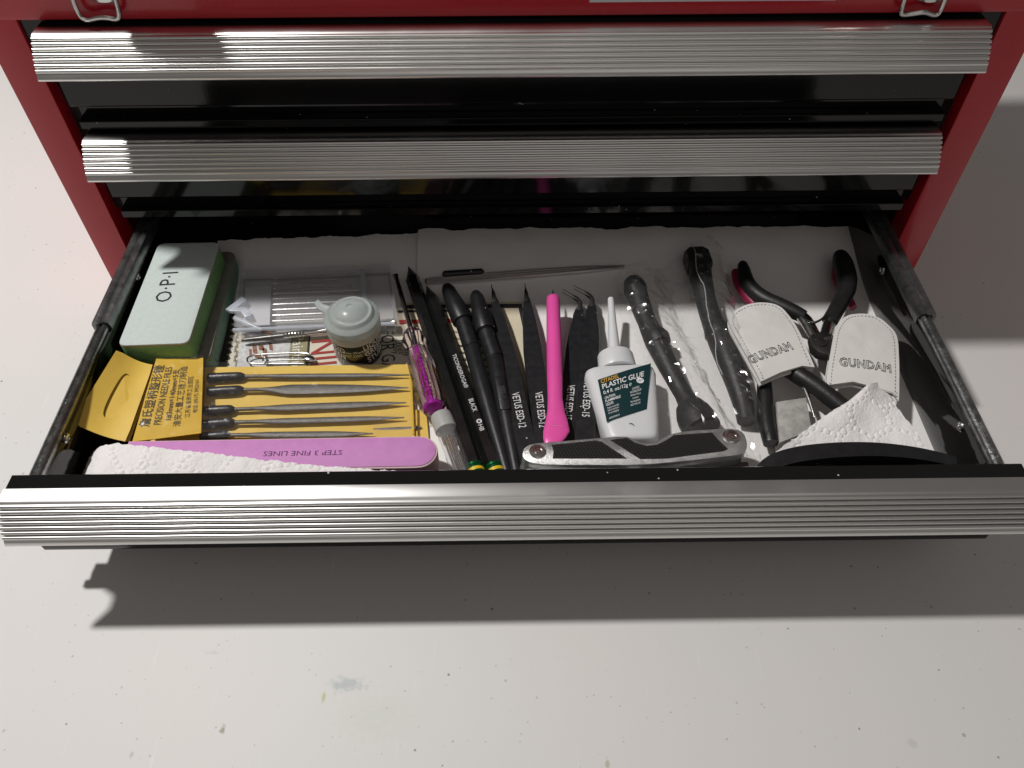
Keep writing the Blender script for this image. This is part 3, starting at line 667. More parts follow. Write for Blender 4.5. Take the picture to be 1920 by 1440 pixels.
for k_ in range(6): obj('knurled_ring', MB().tube([A+d*(.29+.02*k_), A+d*(.297+.02*k_), A+d*(.304+.02*k_)], [.2, .23, .2], 14), M_STEEL, th)
obj('end_knob', MB().tube([A+d*.93, A+d*.94, A+d*.97, A+d*.99, B], [.2, .34, .3, .36, .1], 14), M_STEEL, th)
th = thing('safety_pin', P(520, 674, 3.4), 'silver safety pin lying on the leaflet in front of the hand drill', 'safety pin')
zc = 3.5; pts = spline([P(u, v, zc) for u, v in ((584, 670), (580, 663), (560, 661), (490, 664), (468, 667), (462, 675), (468, 682), (500, 682), (570, 682))], 2)
obj('wire', MB().tube(pts, .055, 8), M_STEEL, th)
obj('needle', MB().tube([P(500, 676, zc+.1), P(572, 674, zc+.1)], [.05, .04], 8), M_STEEL, th)
obj('coil', MB().tube([P(497+4*math.cos(a), 675+5*math.sin(a), zc+.02+a*.02) for a in [i*.5 for i in range(26)]], .05, 8), M_STEEL, th)
obj('clasp', MB().tube([P(566, 672, zc), P(572, 672, zc), P(584, 674, zc), P(590, 676, zc)], [.1, .25, .26, .12], 12, .6), M_STEEL, th)

# ------------------------------------------------------------------ paint pot
pc = P(674, 660, 3.22); pc.z = 3.22
pot = thing('paint_pot', pc, 'small dark paint pot with translucent grey domed lid', 'paint pot')
M_POT = mat('dark_olive_pot', (.012, .013, .009), .25, coat=.3, cvar=.2, cscale=60)
M_LID = mat('translucent_lid', (.64, .69, .67), .26, trans=.55, ior=1.3)
obj('body', MB().lathe([(1.22, 0), (1.33, .04), (1.37, .2), (1.40, 1.9), (1.38, 1.95)], pc, 48), M_POT, pot)
obj('collar', MB().lathe([(1.40, 1.96), (1.51, 1.98), (1.53, 2.1), (1.53, 2.45), (1.49, 2.5)], pc, 48), mat('pale_collar', (.50, .53, .50), .4, trans=.2), pot)
ldp = [(1.49, 2.52), (1.55, 2.54), (1.56, 2.95), (1.49, 3.05), (1.33, 3.12), (1.27, 3.2), (1.24, 3.3), (1.16, 3.38), (1.06, 3.36), (.98, 3.38), (.91, 3.46), (.79, 3.56), (.56, 3.68), (.33, 3.74), (.19, 3.75), (.15, 3.71), (.05, 3.7)]
ld_ = obj('lid', MB().lathe(ldp, pc, 56), M_LID, pot)
tq = frame(pc+Vector((-1.38, .55, 2.9)), pc+Vector((-2.4, 1.15, 3.0)))
obj('lid_tab', MB().prism([(0, -.3), (.55, -.18), (.95, -.32), (1.0, .0), (.6, .25), (0, .3)], -.08, .08, tq, .03), M_LID, ld_)
def on_pot(ang, z, tilt=0, r=1.412):
    def M(x, y, _=0):
        ct, st = math.cos(tilt), math.sin(tilt); X, Yv = x*ct-y*st, x*st+y*ct; a = ang+X/r
        return pc+Vector((r*math.cos(a), r*math.sin(a), z+Yv))
    return M
f3 = -math.pi/2
lettering('Games Workshop', .26, on_pot(f3+.12, 1.42, .03), M_WHITEINK, pot); lettering('NG7 2WS, UK', .26, on_pot(f3+.12, 1.15, .03), M_WHITEINK, pot)
for i, tx in enumerate(('LIQUID', 'GREEN', 'STUFF')):
    lettering(tx, .56, on_pot(f3+.98, 1.68-.5*i, .12), M_WHITEINK, pot, squeeze=.85, bold=.004); lettering(tx, .56, on_pot(f3-.86, 1.55-.5*i, -.12), M_WHITEINK, pot, squeeze=.85, bold=.004)

# ------------------------------------------------------------------ clear-handled screwdriver and needle vial
M_PURC = mat('clear_purple_acrylic', (.93, .84, .93), .05, trans=1, ior=1.40)
M_MAG = mat('magenta_rod', (.52, .02, .48), .3, coat=.3)
sd = thing('tester_screwdriver', P(795, 690, 3.6), 'small screwdriver with faceted clear purple handle and magenta core', 'screwdriver')
A, B, T = P(772, 622, 4.35), P(815, 772, 4.3), P(741, 514, 4.0); d = B-A; Ls = d.length
obj('handle', MB().tube([A+d*t_ for t_ in (0, .01, .08, .13, .17, .21, .24, .30, .4, .85, .93, .98, 1.0)], [.30, .5, .66, .70, .66, .52, .50, .66, .74, .78, .74, .6, .4], 10), M_PURC, sd, smooth=20)
obj('core', MB().tube([A+d*.24, A+d*.7, A+d*.93], [.1, .13, .15], 10), M_MAG, sd)
obj('end_disc', MB().tube([A+d*.9, A+d*.92, A+d*.95], [.2, .42, .42], 16), M_MAG, sd)
obj('spring', MB().tube([A+d*(.35+.5*i/60)+Vector((.2*math.cos(i*1.2), .03*math.sin(i*1.2), .2*math.sin(i*1.2))) for i in range(61)], .03, 6), mat('brass_wire', (.5, .25, .1), .3, metal=1), sd)
obj('shaft', MB().tube([A+d*.2, A, A*.5+T*.5, A*.12+T*.88, T], [.14, .15, .15, .15, (.19, .04)], 12), M_STEEL, sd)
vl = thing('needle_vial', P(845, 830, 3.5), 'small clear vial of steel needles with a cloudy cap', 'vial')
A, B = P(826, 778, 4.1), P(872, 900, 3.95); d = B-A
M_VIAL = film('clear_vial', milk=.07, rough=.05, gain=1.4)
obj('cap', MB().tube([A, A+d*.015, A+d*.1, A+d*.25, A+d*.26], [.4, .56, .60, .6, .55], 24), mat('cloudy_cap', (.50, .50, .48), .35, trans=.25), vl)
obj('tube', MB().tube([A+d*.26, A+d*.27, A+d*.97, A+d], [.5, .55, .55, .4], 24), M_VIAL, vl)
for k_ in range(9):
    a = k_*.7; off = Vector((.3*math.cos(a)*(.4+.6*(k_ % 3)/2), 0, .25*math.sin(a))); obj('needle', MB().tube([A+d*.36+off, A+d*.95+off], .045, 6), M_STEEL, vl)

# ------------------------------------------------------------------ pencils, knives
M_PENC = mat('black_pencil_lacquer', (.008, .008, .008), .28, coat=.4, cvar=.2, cscale=100)
M_GRN = mat('green_ferrule', (.012, .16, .055), .25, metal=.75); M_YF = mat('yellow_band', (.75, .5, .02), .4)
M_LEAD = mat('graphite', (.04, .04, .045), .4, metal=.3)
def pencil(a, b, label, txt):
    A, B = P(*a), P(*b); d = B-A; L = d.length; x = d/L
    th = thing('pencil', (A+B)/2-Vector((0, 0, .45)), label, 'pencil', 'black pencils')
    r = .44
    obj('barrel', MB().tube([A+x*1.2, A+x*(L-1.1)], [r, r], 6, phase=math.pi/6+math.pi/6), M_PENC, th, smooth=20)
    obj('tip', MB().tube([A, A+x*.3, A+x*1.2], [.03, .1, r*.93], 12), M_LEAD, th)
    f = L-1.1
    fe = obj('ferrule', MB().tube([A+x*(f+q) for q in (0, .03, .15, .18, .32, .36, .6, .64, .8, .84, 1.4)], [.42, .46, .46, .43, .46, .46, .46, .43, .46, .46, .46], 24), M_GRN, th)
    obj('band', MB().tube([A+x*(f+.34), A+x*(f+.36), A+x*(f+.54), A+x*(f+.56)], [.44, .475, .475, .44], 24), M_YF, fe)
    if txt:
        M0 = frame(A+x*L*.02, A+x*L)
        for s0, sz, tx, fw in txt:
            lettering(tx, sz, (lambda s0: lambda p, q, _=0: M0(s0+p, q+.02, .389))(s0*L), M_WHITEINK, th, align='LEFT', fit=fw)
    return th
pencil((766, 500, 4.0), (899, 905, 3.9), 'black pencil with green and yellow ferrule next to the clear vial', ())
pencil((800, 536, 3.9), (937, 905, 3.8), 'black pencil with white print, between plain pencil and hobby knives', ((.40, .34, 'TICONDEROGA®', 2.6), (.625, .38, 'BLACK', .9), (.72, .40, '✪', .3), (.745, .36, 'HB', .42)))
def knife(cap0, cap1, grip1, end, label, clip=None):
    A, B, C_, E_ = P(*cap0), P(*cap1), P(*grip1), P(*end)
    th = thing('hobby_knife', (A+E_)/2-Vector((0, 0, .5)), label, 'hobby knife', 'black hobby knives')
    d = B-A
    obj('cap', MB().tube([A, A+d*.04, A+d*.15, A+d*.45, A+d*.55, A+d*.97, B], [.12, .28, .42, .52, .58, .62, .58], 20), M_PLASTBLK, th)
    g = C_-B; mb = MB(); n = 30; vs = []; 
    rows = 22; pts = [B+g*(i/rows) for i in range(rows+1)]
    t_ = g.normalized(); a_ = t_.cross(Vector((0, 0, 1))).normalized(); b_ = a_.cross(t_)
    for i, p in enumerate(pts):
        for k_ in range(n):
            r = .46+(.025 if (i+k_) % 2 else -.01); q = 2*math.pi*k_/n; vs.append(p+a_*math.cos(q)*r+b_*math.sin(q)*r)
    mb.add(vs, [(i*n+(k_+1) % n, i*n+k_, (i+1)*n+k_, (i+1)*n+(k_+1) % n) for i in range(rows) for k_ in range(n)])
    obj('knurled_grip', mb, M_DSTEEL if False else M_SATIN, th, smooth=10)
    e = E_-C_; obj('barrel', MB().tube([C_, C_+e*.01, C_+e*.4, C_+e*.6, C_+e], [.44, .47, .46, .44, .34], 20), M_SATIN, th)
    obj('collar', MB().tube([B-d*.01, B+g*.03, B+g*.05], [.5, .52, .46], 20), M_PLASTBLK, th)
    if clip:
        M0 = frame(C_, E_); L = e.length
        out_ = [(L*clip[0], -.2), (L*clip[0]+.1, -.27), (L*clip[1]-.1, -.27), (L*clip[1], -.2), (L*clip[1], .2), (L*clip[1]-.1, .27), (L*clip[0]+.1, .27), (L*clip[0], .2)]
        obj('raised_pad', MB().prism(out_, .36, .50, M0, .04), M_PLASTBLK, th)
        lettering('SSS·1', .42, lambda p, q, _=0: M0(L*(clip[0]+clip[1])/2+p, q, .503), M_DSTEEL, th)
    return th
knife((836, 534, 4.3), (868, 603, 4.2), (884, 652, 4.1), (956, 905, 3.7), 'black hobby knife with ribbed cap and knurled grip, nearer the pencils')
knife((891, 547, 4.3), (911, 622, 4.2), (928, 672, 4.1), (972, 905, 3.7), 'black hobby knife with raised pad on barrel, nearer the tweezers', (.2, .48))
# ------------------------------------------------------------------ tweezers
def tweezers(tip, end, label, txt, tpos, bent=0, w=.55, hook=0):
    A, E_ = P(*tip), P(*end); M0 = frame(A, E_); L = (E_-A).length
    th = thing('tweezers', (A+E_)/2-Vector((0, 0, .5)), label, 'tweezers', 'black antistatic tweezers')
    if bent: prof = [(1.25, .10), (1.6, .26), (2.0, .34), (2.6, .36), (3.6, .52), (5, .57), (L, .5)]
    else: prof = [(1.2, .12), (1.7, .22), (3.2, .40), (5.5, .54), (8, .56), (L, .5)]
    def arm(zt, dz, m, name, lab=None):
        # blade bows down towards the tip
        mb = MB(); n = len(prof); vs = []
        for (l, ww) in prof:
            h = zt-dz*(1-l/L)**2 if dz else zt
            sh = 0
            if bent: sh = -.10*max(0, 1-(l-1.25)/1.6)*4*0
            vs += [M0(l, -ww+sh, h-.06), M0(l, ww+sh, h-.06), M0(l, ww*.94+sh, h), M0(l, -ww*.94+sh, h)]
        fs = []
        for i in range(n-1):
            a, b = 4*i, 4*i+4
            fs += [(a, a+1, b+1, b), (a+1, a+2, b+2, b+1), (a+2, a+3, b+3, b+2), (a+3, a, b, b+3)]
        fs += [(3, 2, 1, 0), (4*n-4, 4*n-3, 4*n-2, 4*n-1)]
        mb.add(vs, fs); return obj(name, mb, m, th, smooth=25)
    up_ = arm(0, .10, M_SATIN, 'arm'); arm(-.5, -.18, M_SATIN, 'arm')
    for zt, sgn in ((-.07, 1), (-.33, -1)):
        if bent:
            pts = [M0(1.7, 0, zt), M0(1.15, .02, zt), M0(.8, -.02, zt), M0(.45, -.35*hook, zt), M0(-.1, -1.15*hook, zt-.03)]; rr = [(.2, .05), (.13, .05), (.11, .05), (.08, .045), (.02, .02)]
        else: pts = [M0(1.7, 0, zt), M0(1.1, 0, zt), M0(.5, 0, zt), M0(0, 0, zt-.06*sgn)]; rr = [(.2, .05), (.12, .05), (.07, .045), (.02, .02)]
        obj('steel_tip', MB().tube(spline(pts, 1), [rr[min(len(rr)-1, int(i*len(rr)/(2*len(pts)-2+.01)))] for i in range(len(spline(pts, 1)))], 8), M_DSTEEL, th)
    obj('joint', MB().box(L-.8, L-.02, -.42, .42, -.5, -.06, M0, .03), M_SATIN, th)
    lettering(txt, .58, lambda p, q, _=0: M0(L*tpos+p, q-.02, .008-.1*(1-tpos)**2*1.0), M_WHITEINK, th, fit=2.45, bold=.002)
    return th
tweezers((921, 530, 4.1), (1003, 905, 4.3), 'straight black tweezers with white print, beside the padded hobby knife', 'VETUS ESD-12', .685)
tweezers((984, 528, 4.1), (1031, 905, 4.3), 'straight black tweezers with white print, just left of the pink tool', 'VETUS ESD-12', .685)
tweezers((1090, 545, 4.0), (1052, 905, 4.2), 'hook tipped black tweezers with print half covered by the pink tool', 'VETUS ESD-15', .63, 1, hook=1)
tweezers((1112, 538, 4.2), (1091, 905, 4.4), 'hook tipped black tweezers with white print, just left of the glue bottle', 'VETUS ESD-15', .625, 1, hook=1)

# ------------------------------------------------------------------ pink tool
M_PINK = mat('pink_plastic', (.76, .09, .37), .32, sss=.0, coat=.1, bump=.06, bscale=300, cvar=.04, cscale=60)
pk_ = thing('pink_craft_tool', P(1040, 700, 4.0), 'bright pink plastic craft tool with flared spatula end and steel point', 'craft tool')
A, E_ = P(1037, 557, 4.7), P(1043, 832, 4.9); M0 = frame(A, E_); L = (E_-A).length
sec = [(0, .1, .1, 0), (.05, .3, .3, 0), (.15, .4, .4, 0), (.5, .40, .40, 0), (L*.35, .43, .42, 0), (L*.6, .43, .38, 0), (L*.72, .40, .3, 0), (L*.8, .46, .24, .03), (L*.87, .60, .19, .05), (L*.92, .68, .17, .03), (L*.96, .58, .15, -.08), (L*.995, .40, .12, -.2), (L, .36, .08, -.22)]
mb = MB(); n = 20; vs = []
for (l, a, b, o_) in sec:
    for k_ in range(n):
        q = 2*math.pi*k_/n; vs.append(M0(l, math.cos(q)*a+o_, math.sin(q)*b-(.0 if l < L*.7 else .1)))
mb.add(vs, [(i*n+(k_+1) % n, i*n+k_, (i+1)*n+k_, (i+1)*n+(k_+1) % n) for i in range(len(sec)-1) for k_ in range(n)]+[tuple(range(n)), tuple(range((len(sec)-1)*n, len(sec)*n))])
obj('body', mb, M_PINK, pk_, smooth=50); obj('steel_point', MB().tube([M0(.1, 0, 0), M0(-.4, 0, 0), M0(-.75, 0, -.05)], [.07, .06, .01], 8), M_DSTEEL, pk_)
obj('mould_line', MB().tube([M0(L*.9, -.3, .075), M0(L*.9, 0, .085), M0(L*.905, .35, .075)], .02, 6), mat('pale_pink_mark', (.75, .25, .45), .4), pk_)

# steel tweezers at the back
st = thing('steel_tweezers', P(980, 520, 3.4), 'slim bright steel tweezers with black sleeve lying along the back of the drawer', 'tweezers')
A, E_ = P(800, 526, 3.7), P(1170, 500, 3.7); M0 = frame(A, E_); L = (E_-A).length
for y in (-.12, .14): obj('arm', MB().tube(spline([M0(0, y*.6, 0), M0(L*.3, y*1.5, 0), M0(L*.75, y*1.4, .02), M0(L, 0, 0)], 2), .13, 8), mat('satin_steel', (.72, .70, .68), .28, metal=.9), st)
obj('sleeve', MB().tube([M0(L*.08, .32, .12), M0(L*.09, .32, .12), M0(L*.28, .32, .12), M0(L*.29, .3, .1)], [.1, .24, .22, .08], 14), M_PLASTBLK, st)
obj('tail', MB().box(-.1, 1.4, -.16, .16, -.12, .02, M0, .02), mat('dark_red_tail', (.12, .03, .025), .5), st)

# ------------------------------------------------------------------ glue bottle lying on its back
gb = thing('glue_bottle', P(1180, 740, 3.4), 'squat white glue bottle with dark green label and thin nozzle', 'glue bottle')
zl_ = 5.1
M_HDPE = mat('milky_plastic', (.66, .67, .68), .34, sss=.25, bump=.04, bscale=120)
M_GREENL = mat('dark_teal_label', (.006, .032, .036), .38, bump=.05)
g0, g1 = P(1161, 672, zl_), P(1190, 818, zl_); M0 = frame(g0, g1); L = (g1-g0).length      # along = towards the base
ws = [(-.05, .95), (.05, 1.25), (.25, 1.72), (.5, 1.96), (.8, 2.02), (1.6, 1.9), (L*.6, 1.72), (L*.8, 1.55), (L-.35, 1.42), (L-.12, 1.3), (L, 1.0)]
mb = MB(); vs = []; n = 28
for (l, ww) in ws:
    tk = .95*min(1, (.35+l)/.8 if l < .5 else 1)*(1 if l < L-.4 else (.92 if l < L-.05 else .75))
    for k_ in range(n):
        q = 2*math.pi*k_/n; c, s = math.cos(q), math.sin(q)
        vs.append(M0(l, math.copysign(abs(c)**.42, c)*ww*.98, -1.0+math.copysign(abs(s)**.5, s)*tk))
mb.add(vs, [(i*n+(k_+1) % n, i*n+k_, (i+1)*n+k_, (i+1)*n+(k_+1) % n) for i in range(len(ws)-1) for k_ in range(n)]+[tuple(range(n)), tuple(range((len(ws)-1)*n, len(ws)*n))])
obj('body', mb, M_HDPE, gb, smooth=60)
c0_, n0, n1 = M0(0, 0, -.95), P(1157, 645, 4.6), P(1145, 558, 5.1)
ax = (P(1150, 600, 4.7)-P(1166, 690, 4.4)).normalized()
cap = [(-.1, 1.05), (.02, 1.08), (.4, 1.06), (.9, 1.02), (1.0, .98), (1.04, .8), (1.1, .45), (1.5, .36)]
B0 = M0(-.02, .0, -.95)
obj('collar', MB().tube([B0+ax*a for a, r in cap], [r for a, r in cap], 32, .86), M_HDPE, gb)
T0 = B0+ax*1.35
obj('nozzle', MB().tube([T0, T0*.5+n1*.5, T0*.08+n1*.92, n1*.985+T0*.015, n1], [.36, .25, .19, .17, .08], 16), M_HDPE, gb)
la, lb, lc, lde = (P(u, v, zl_) for u, v in ((1121, 711), (1221, 680), (1213, 766), (1138, 790)))
def lab(i, j, e=0): return (la*(1-i)+lb*i)*(1-j)+(lde*(1-i)+lc*i)*j+Vector((0, 0, e-.05*((i-.5)*2)**2))
obj('label_sticker', MB().grid(12, 10, lambda i, j: lab(i, j, .0), .03), M_GREENL, gb, smooth=60)
hx = (lb-la).length; hy = (lde-la).length
def ll(i, j):
    def M(x, y, _=0): return lab(i+x/hx, j-y/hy, .012)
    return M
M_ORG = mat('orange_yellow_ink', (.72, .38, .03), .5)
lettering('CITADEL', .36, ll(.04, .075), M_ORG, gb, 'LEFT', fit=1.1, bold=.004); lettering('PLASTIC GLUE', .47, ll(.045, .205), M_WHITEINK, gb, 'LEFT', fit=2.65, bold=.008)
lettering('0.4 fl. oz./12g ℮', .34, ll(.05, .35), M_WHITEINK, gb, 'LEFT', fit=1.85, bold=.004)
rc = lab(.80, .33, .006); obj('age_badge', MB().prism([(rc.x+.2*math.cos(a), rc.y+.2*math.sin(a)) for a in [i*math.pi/12 for i in range(24)]], rc.z, rc.z+.012), M_WHITEINK, gb, smooth=0)
M9 = frame(rc+Vector((0, 0, .02)), rc+Vector((0, 0, .02))+(lb-la)); lettering('16+', .22, M9, M_GREENL, gb)
for i, (tx, fw) in enumerate((('CAUTION:', .72), ('FLAMMABLE', 1.05), ('LIQUID.', .55))): lettering(tx, .24, ll(.055, .475+.078*i), M_WHITEINK, gb, 'LEFT', fit=fw, bold=.004)
for i, (tx, fw) in enumerate((('Read carefully', .85), ('label matters', .8), ('on packaging.', .8), (None, 0), ('60020999019', .8))):
    if tx: lettering(tx, .17, ll(.07, .715+.058*i), M_WHITEINK, gb, 'LEFT', fit=fw)
for i, (tx, fw) in enumerate((('GAMES', .5), ('WORKSHOP', .8), ('Willow Road,', .75), ('Lenton', .42), ('Nottingham,', .75), ('NG7 2WS, UK', .75))): lettering(tx, .21 if i < 2 else .18, ll(.71, .47+.07*i), M_WHITEINK, gb, 'CENTER', fit=fw)
obj('hair', MB().tube([P(1180, 794, 5.06), P(1185, 794, 5.08), P(1189, 798, 5.05)], .02, 5), M_INK, gb)

# ------------------------------------------------------------------ black tools in a clear bag
def rubber_tool(pts, rr, label, foot=None):
    q = spline([P(*p) for p in pts], 2); n = len(q); R_ = []
    for i in range(n):
        t_ = i/(n-1)*(len(rr)-1); k_ = min(int(t_), len(rr)-2); R_.append(rr[k_]*(1-(t_-k_))+rr[k_+1]*(t_-k_))
    th = thing('rubber_tool', q[n//2]-Vector((0, 0, .8)), label, 'tool', 'black tools in the clear bag')
    obj('shank', MB().tube(q, R_, 14), M_RUBBER, th, smooth=50)
    return th, q
tl, q = rubber_tool([(1188, 528, 4.2), (1196, 560, 4.3), (1215, 610, 4.2), (1240, 660, 4.2), (1262, 705, 4.1), (1285, 745, 4.1), (1300, 772, 4.1)], [.5, .72, .62, .55, .66, .60, .52, .5, .62, .8], 'black rubber tool with flared round foot, in the bag beside the glue bottle')
f0, f1 = P(1292, 762, 4.1), P(1318, 808, 4.2); d = f1-f0
obj('flared_foot', MB().tube([f0, f0+d*.3, f0+d*.55, f0+d*.75, f0+d*.95, f1, f0+d*.94], [.75, .95, 1.02, 1.0, 1.02, .86, .7], 24), M_RUBBER, tl)
obj('knob', MB().tube([P(1183, 522, 4.3), P(1187, 530, 4.35), P(1192, 545, 4.4), P(1197, 560, 4.3)], [.25, .6, .72, .5], 18), M_PLASTBLK, tl)
obj('ring', MB().tube([P(1228, 628, 4.3), P(1232, 636, 4.3), P(1238, 646, 4.3)], [.66, .76, .66], 18), M_RUBBER, tl)
tl, q = rubber_tool([(1310, 492, 4.4), (1318, 540, 4.5), (1330, 590, 4.4), (1352, 640, 4.4), (1372, 690, 4.3), (1392, 750, 4.0), (1400, 790, 3.9)], [.6, .7, .6, .62, .74, .7, .6, .52, .5], 'black tool with chunky square knob, in the bag next to the white pouch')
M1 = frame(P(1296, 482, 4.2), P(1330, 520, 4.2)); obj('knob', MB().box(-.1, 1.7, -.8, .75, -.5, .75, frame(P(1303, 478, 4.2), P(1322, 535, 4.2)), .3), M_PLASTBLK, tl)
obj('ring', MB().tube([P(1340, 612, 4.4), P(1346, 624, 4.4), P(1352, 634, 4.4)], [.66, .8, .7], 18), M_RUBBER, tl)

M_BAG = film('clear_bag', milk=.02, rough=.12, gain=1.4)
M_BAG2 = film('clear_bag_back', milk=.02, rough=.2, gain=.8)
bagq = [P(1150, 525, 4.6), P(1356, 450, 4.9), P(1436, 880, 4.4), P(1262, 835, 4.4)]
axis1 = [P(1186, 524, 4.2), P(1215, 610, 4.2), P(1262, 705, 4.2), P(1318, 808, 4.2)]; axis2 = [P(1310, 480, 4.3), P(1330, 590, 4.3), P(1372, 690, 4.3), P(1400, 790, 4.0)]
def dist(p, ax_):
    best = 9
    for a, b in zip(ax_, ax_[1:]):
        a2, b2, p2 = a.xy, b.xy, p.xy; t_ = max(0, min(1, (p2-a2).dot(b2-a2)/(b2-a2).length_squared)); best = min(best, (p2-a2-(b2-a2)*t_).length)
    return best
bd = (axis1[-1]-axis1[0]).normalized(); bn_ = Vector((-bd.y, bd.x, 0))
def bagz(p):
    a, b = dist(p, axis1), dist(p, axis2)
    def hump(x): return 1/(1+(x/1.3)**4)
    z = 3.75+1.5*max(hump(a), hump(b)*1.06)
    s, t = p.dot(bd), p.dot(bn_)                       # along and across the tools
    def ridge(v): return 1-abs(v)
    w1 = ridge(nz(t*.8+s*.12, s*.14, 2)); w2 = ridge(nz(t*.9-s*.5, s*.3+t*.2, 8)); w3 = ridge(nz(s*.9+t*.25, t*.3, 5))
    return z+.2+.8*max(0, w1-.78)+.7*max(0, w2-.82)+.7*max(0, w3-.84)+.16*nz(t*1.0, s*.3, 4)
rb = random.Random(4); BU, BV = 30, 56
jit = {(i, j): (rb.uniform(-.4, .4), rb.uniform(-.4, .4), rb.uniform(-.05, .05)) for i in range(BU+1) for j in range(BV+1)}
def bagp(i, j):
    jt = jit[(round(i*BU), round(j*BV))]; i2, j2 = i+jt[0]/BU, j+jt[1]/BV
    p = (bagq[0]*(1-i2)+bagq[1]*i2)*(1-j2)+(bagq[3]*(1-i2)+bagq[2]*i2)*j2
    return Vector((p.x, p.y, bagz(p)+jt[2]))
mb = MB().grid(BU, BV, bagp)
mb.f = [t_ for f in mb.f for t_ in ((f[0], f[1], f[2]), (f[0], f[2], f[3]))]
bag = thing('clear_plastic_bag', P(1310, 680, 3.3), 'crinkled clear plastic bag holding two black tools', 'plastic bag')
obj('top_film', mb, M_BAG, bag, smooth=24)
obj('bottom_film', MB().grid(40, 60, lambda i, j: (lambda p: Vector((p.x, p.y, 3.36+.02*nz(p.x, p.y, 3, .6))))((bagq[0]*(1-i)+bagq[1]*i)*(1-j)+(bagq[3]*(1-i)+bagq[2]*i)*j)), M_BAG2, bag, smooth=80)
def seam(a, b): return [(a*(1-t_)+b*t_) for t_ in [i/24 for i in range(25)]]
for a, b in ((P(1293, 468, 5.0), P(1352, 708, 5.0)),):
    pts = [Vector((p.x+.08*math.sin(i*.8), p.y, bagz(p)+.02)) for i, p in enumerate(seam(a, b))]
    obj('seam', MB().tube(pts, .028, 6), film('bag_seam', milk=.25, rough=.2, gain=1.5), bag)

# ------------------------------------------------------------------ nippers and white pouches
M_GRIP = mat('black_soft_grip', (.013, .013, .013), .45, bump=.2, bscale=600, cvar=.2, cscale=150)
M_PKGRIP = mat('crimson_grip', (.24, .012, .05), .45, bump=.1)
M_GUN = mat('blackened_steel', (.085, .08, .075), .36, metal=.8, bump=.15, bscale=900, cvar=.15, cscale=150)
n1_ = thing('side_cutters', P(1530, 620, 3.6), 'black gripped side cutters with dark steel jaws between the two white pouches', 'side cutters')
def arm(pts, rr, m, parent, name, flat=1.0, n=14):
    q = spline([P(*p) for p in pts], 2); k = len(q); R_ = []
    for i in range(k):
        t_ = i/(k-1)*(len(rr)-1); a = min(int(t_), len(rr)-2); R_.append(rr[a]*(1-(t_-a))+rr[a+1]*(t_-a))
    return obj(name, MB().tube(q, R_, n, flat), m, parent, smooth=50)
arm([(1392, 494, 4.6), (1398, 530, 4.6), (1425, 558, 4.7), (1470, 576, 4.8), (1508, 594, 4.8)], [.25, .45, .48, .48, .44, .36], M_GRIP, n1_, 'handle_grip')
arm([(1378, 508, 4.2), (1384, 530, 4.2), (1402, 556, 4.2), (1415, 572, 4.2)], [.2, .34, .36, .3], M_PKGRIP, n1_, 'grip_lining')
arm([(1574, 476, 4.7), (1584, 505, 4.8), (1590, 540, 4.8), (1572, 575, 4.8), (1556, 602, 4.8)], [.35, .6, .62, .5, .46, .46], M_GRIP, n1_, 'handle_grip')
arm([(1568, 500, 4.3), (1566, 520, 4.3), (1580, 545, 4.3), (1600, 578, 4.3)], [.2, .28, .3, .22], M_PKGRIP, n1_, 'grip_lining')
arm([(1496, 586, 4.75), (1512, 602, 4.8), (1522, 622, 4.8), (1535, 645, 4.8)], [.3, .42, .4, .4], M_STEEL, n1_, 'shank', .7)
arm([(1560, 594, 4.75), (1553, 612, 4.8), (1548, 635, 4.8)], [.36, .36, .4], M_STEEL, n1_, 'shank', .7)
jaw = [(1519, 628), (1545, 620), (1562, 628), (1568, 648), (1576, 668), (1581, 690), (1578, 704), (1570, 700), (1558, 684), (1552, 664), (1535, 660), (1523, 648)]
mb = MB(); mb.prism(plan(jaw, 5.1), 4.5, 5.12, bev=.06); obj('jaws', mb, M_GUN, n1_)
pv = P(1540, 642, 5.14); obj('pivot', MB().lathe([(.3, 0), (.3, .04), (.2, .07)], pv, 20), M_GUN, n1_)
lettering('TAMIYA', .34, frame(P(1528, 640, 5.15), P(1560, 633, 5.15)), mat('etched_mark', (.22, .21, .2), .4, metal=.6), n1_, align='LEFT')
obj('spring', MB().tube(spline([P(1510, 600, 5.0), P(1524, 606, 5.2), P(1536, 602, 5.2), P(1548, 592, 5.1)], 2), .07, 8), M_GUN, n1_)

n2_ = thing('side_cutters', P(1490, 760, 3.4), 'second black gripped cutters lying mostly hidden under the left white pouch', 'side cutters')
arm([(1470, 688, 4.5), (1500, 705, 4.7), (1540, 732, 4.7), (1585, 768, 4.6), (1600, 780, 4.5)], [.44, .5, .5, .48, .4], M_GRIP, n2_, 'handle_grip')
arm([(1432, 700, 4.2), (1434, 740, 4.2), (1436, 790, 4.1), (1446, 832, 4.0)], [.36, .42, .44, .4], M_GRIP, n2_, 'handle_grip')
arm([(1425, 690, 4.3), (1450, 680, 4.4), (1480, 690, 4.4)], [.3, .4, .4], M_GUN, n2_, 'shank', .6)
# lower pliers handle rods
sp_ = thing('steel_punch', P(1520, 750, 3.6), 'thin tapered steel punch standing beside the grey felt block', 'punch')
obj('rod', MB().tube([P(1506, 722, 4.6), P(1518, 752, 4.3), P(1527, 782, 4.1)], [.13, .12, .05], 12), M_STEEL, sp_)
fbk = MB(); fbk.prism(plan([(1456, 752), (1512, 744), (1524, 806), (1462, 830)], 4.3), 3.25, 4.3, bev=.12)
obj('felt_block', fbk, mat('grey_felt', (.38, .37, .35), .95, bump=.8, bscale=500, cvar=.2, cscale=250), label='pale grey fibrous felt block in front of the left white pouch', cat='felt block')

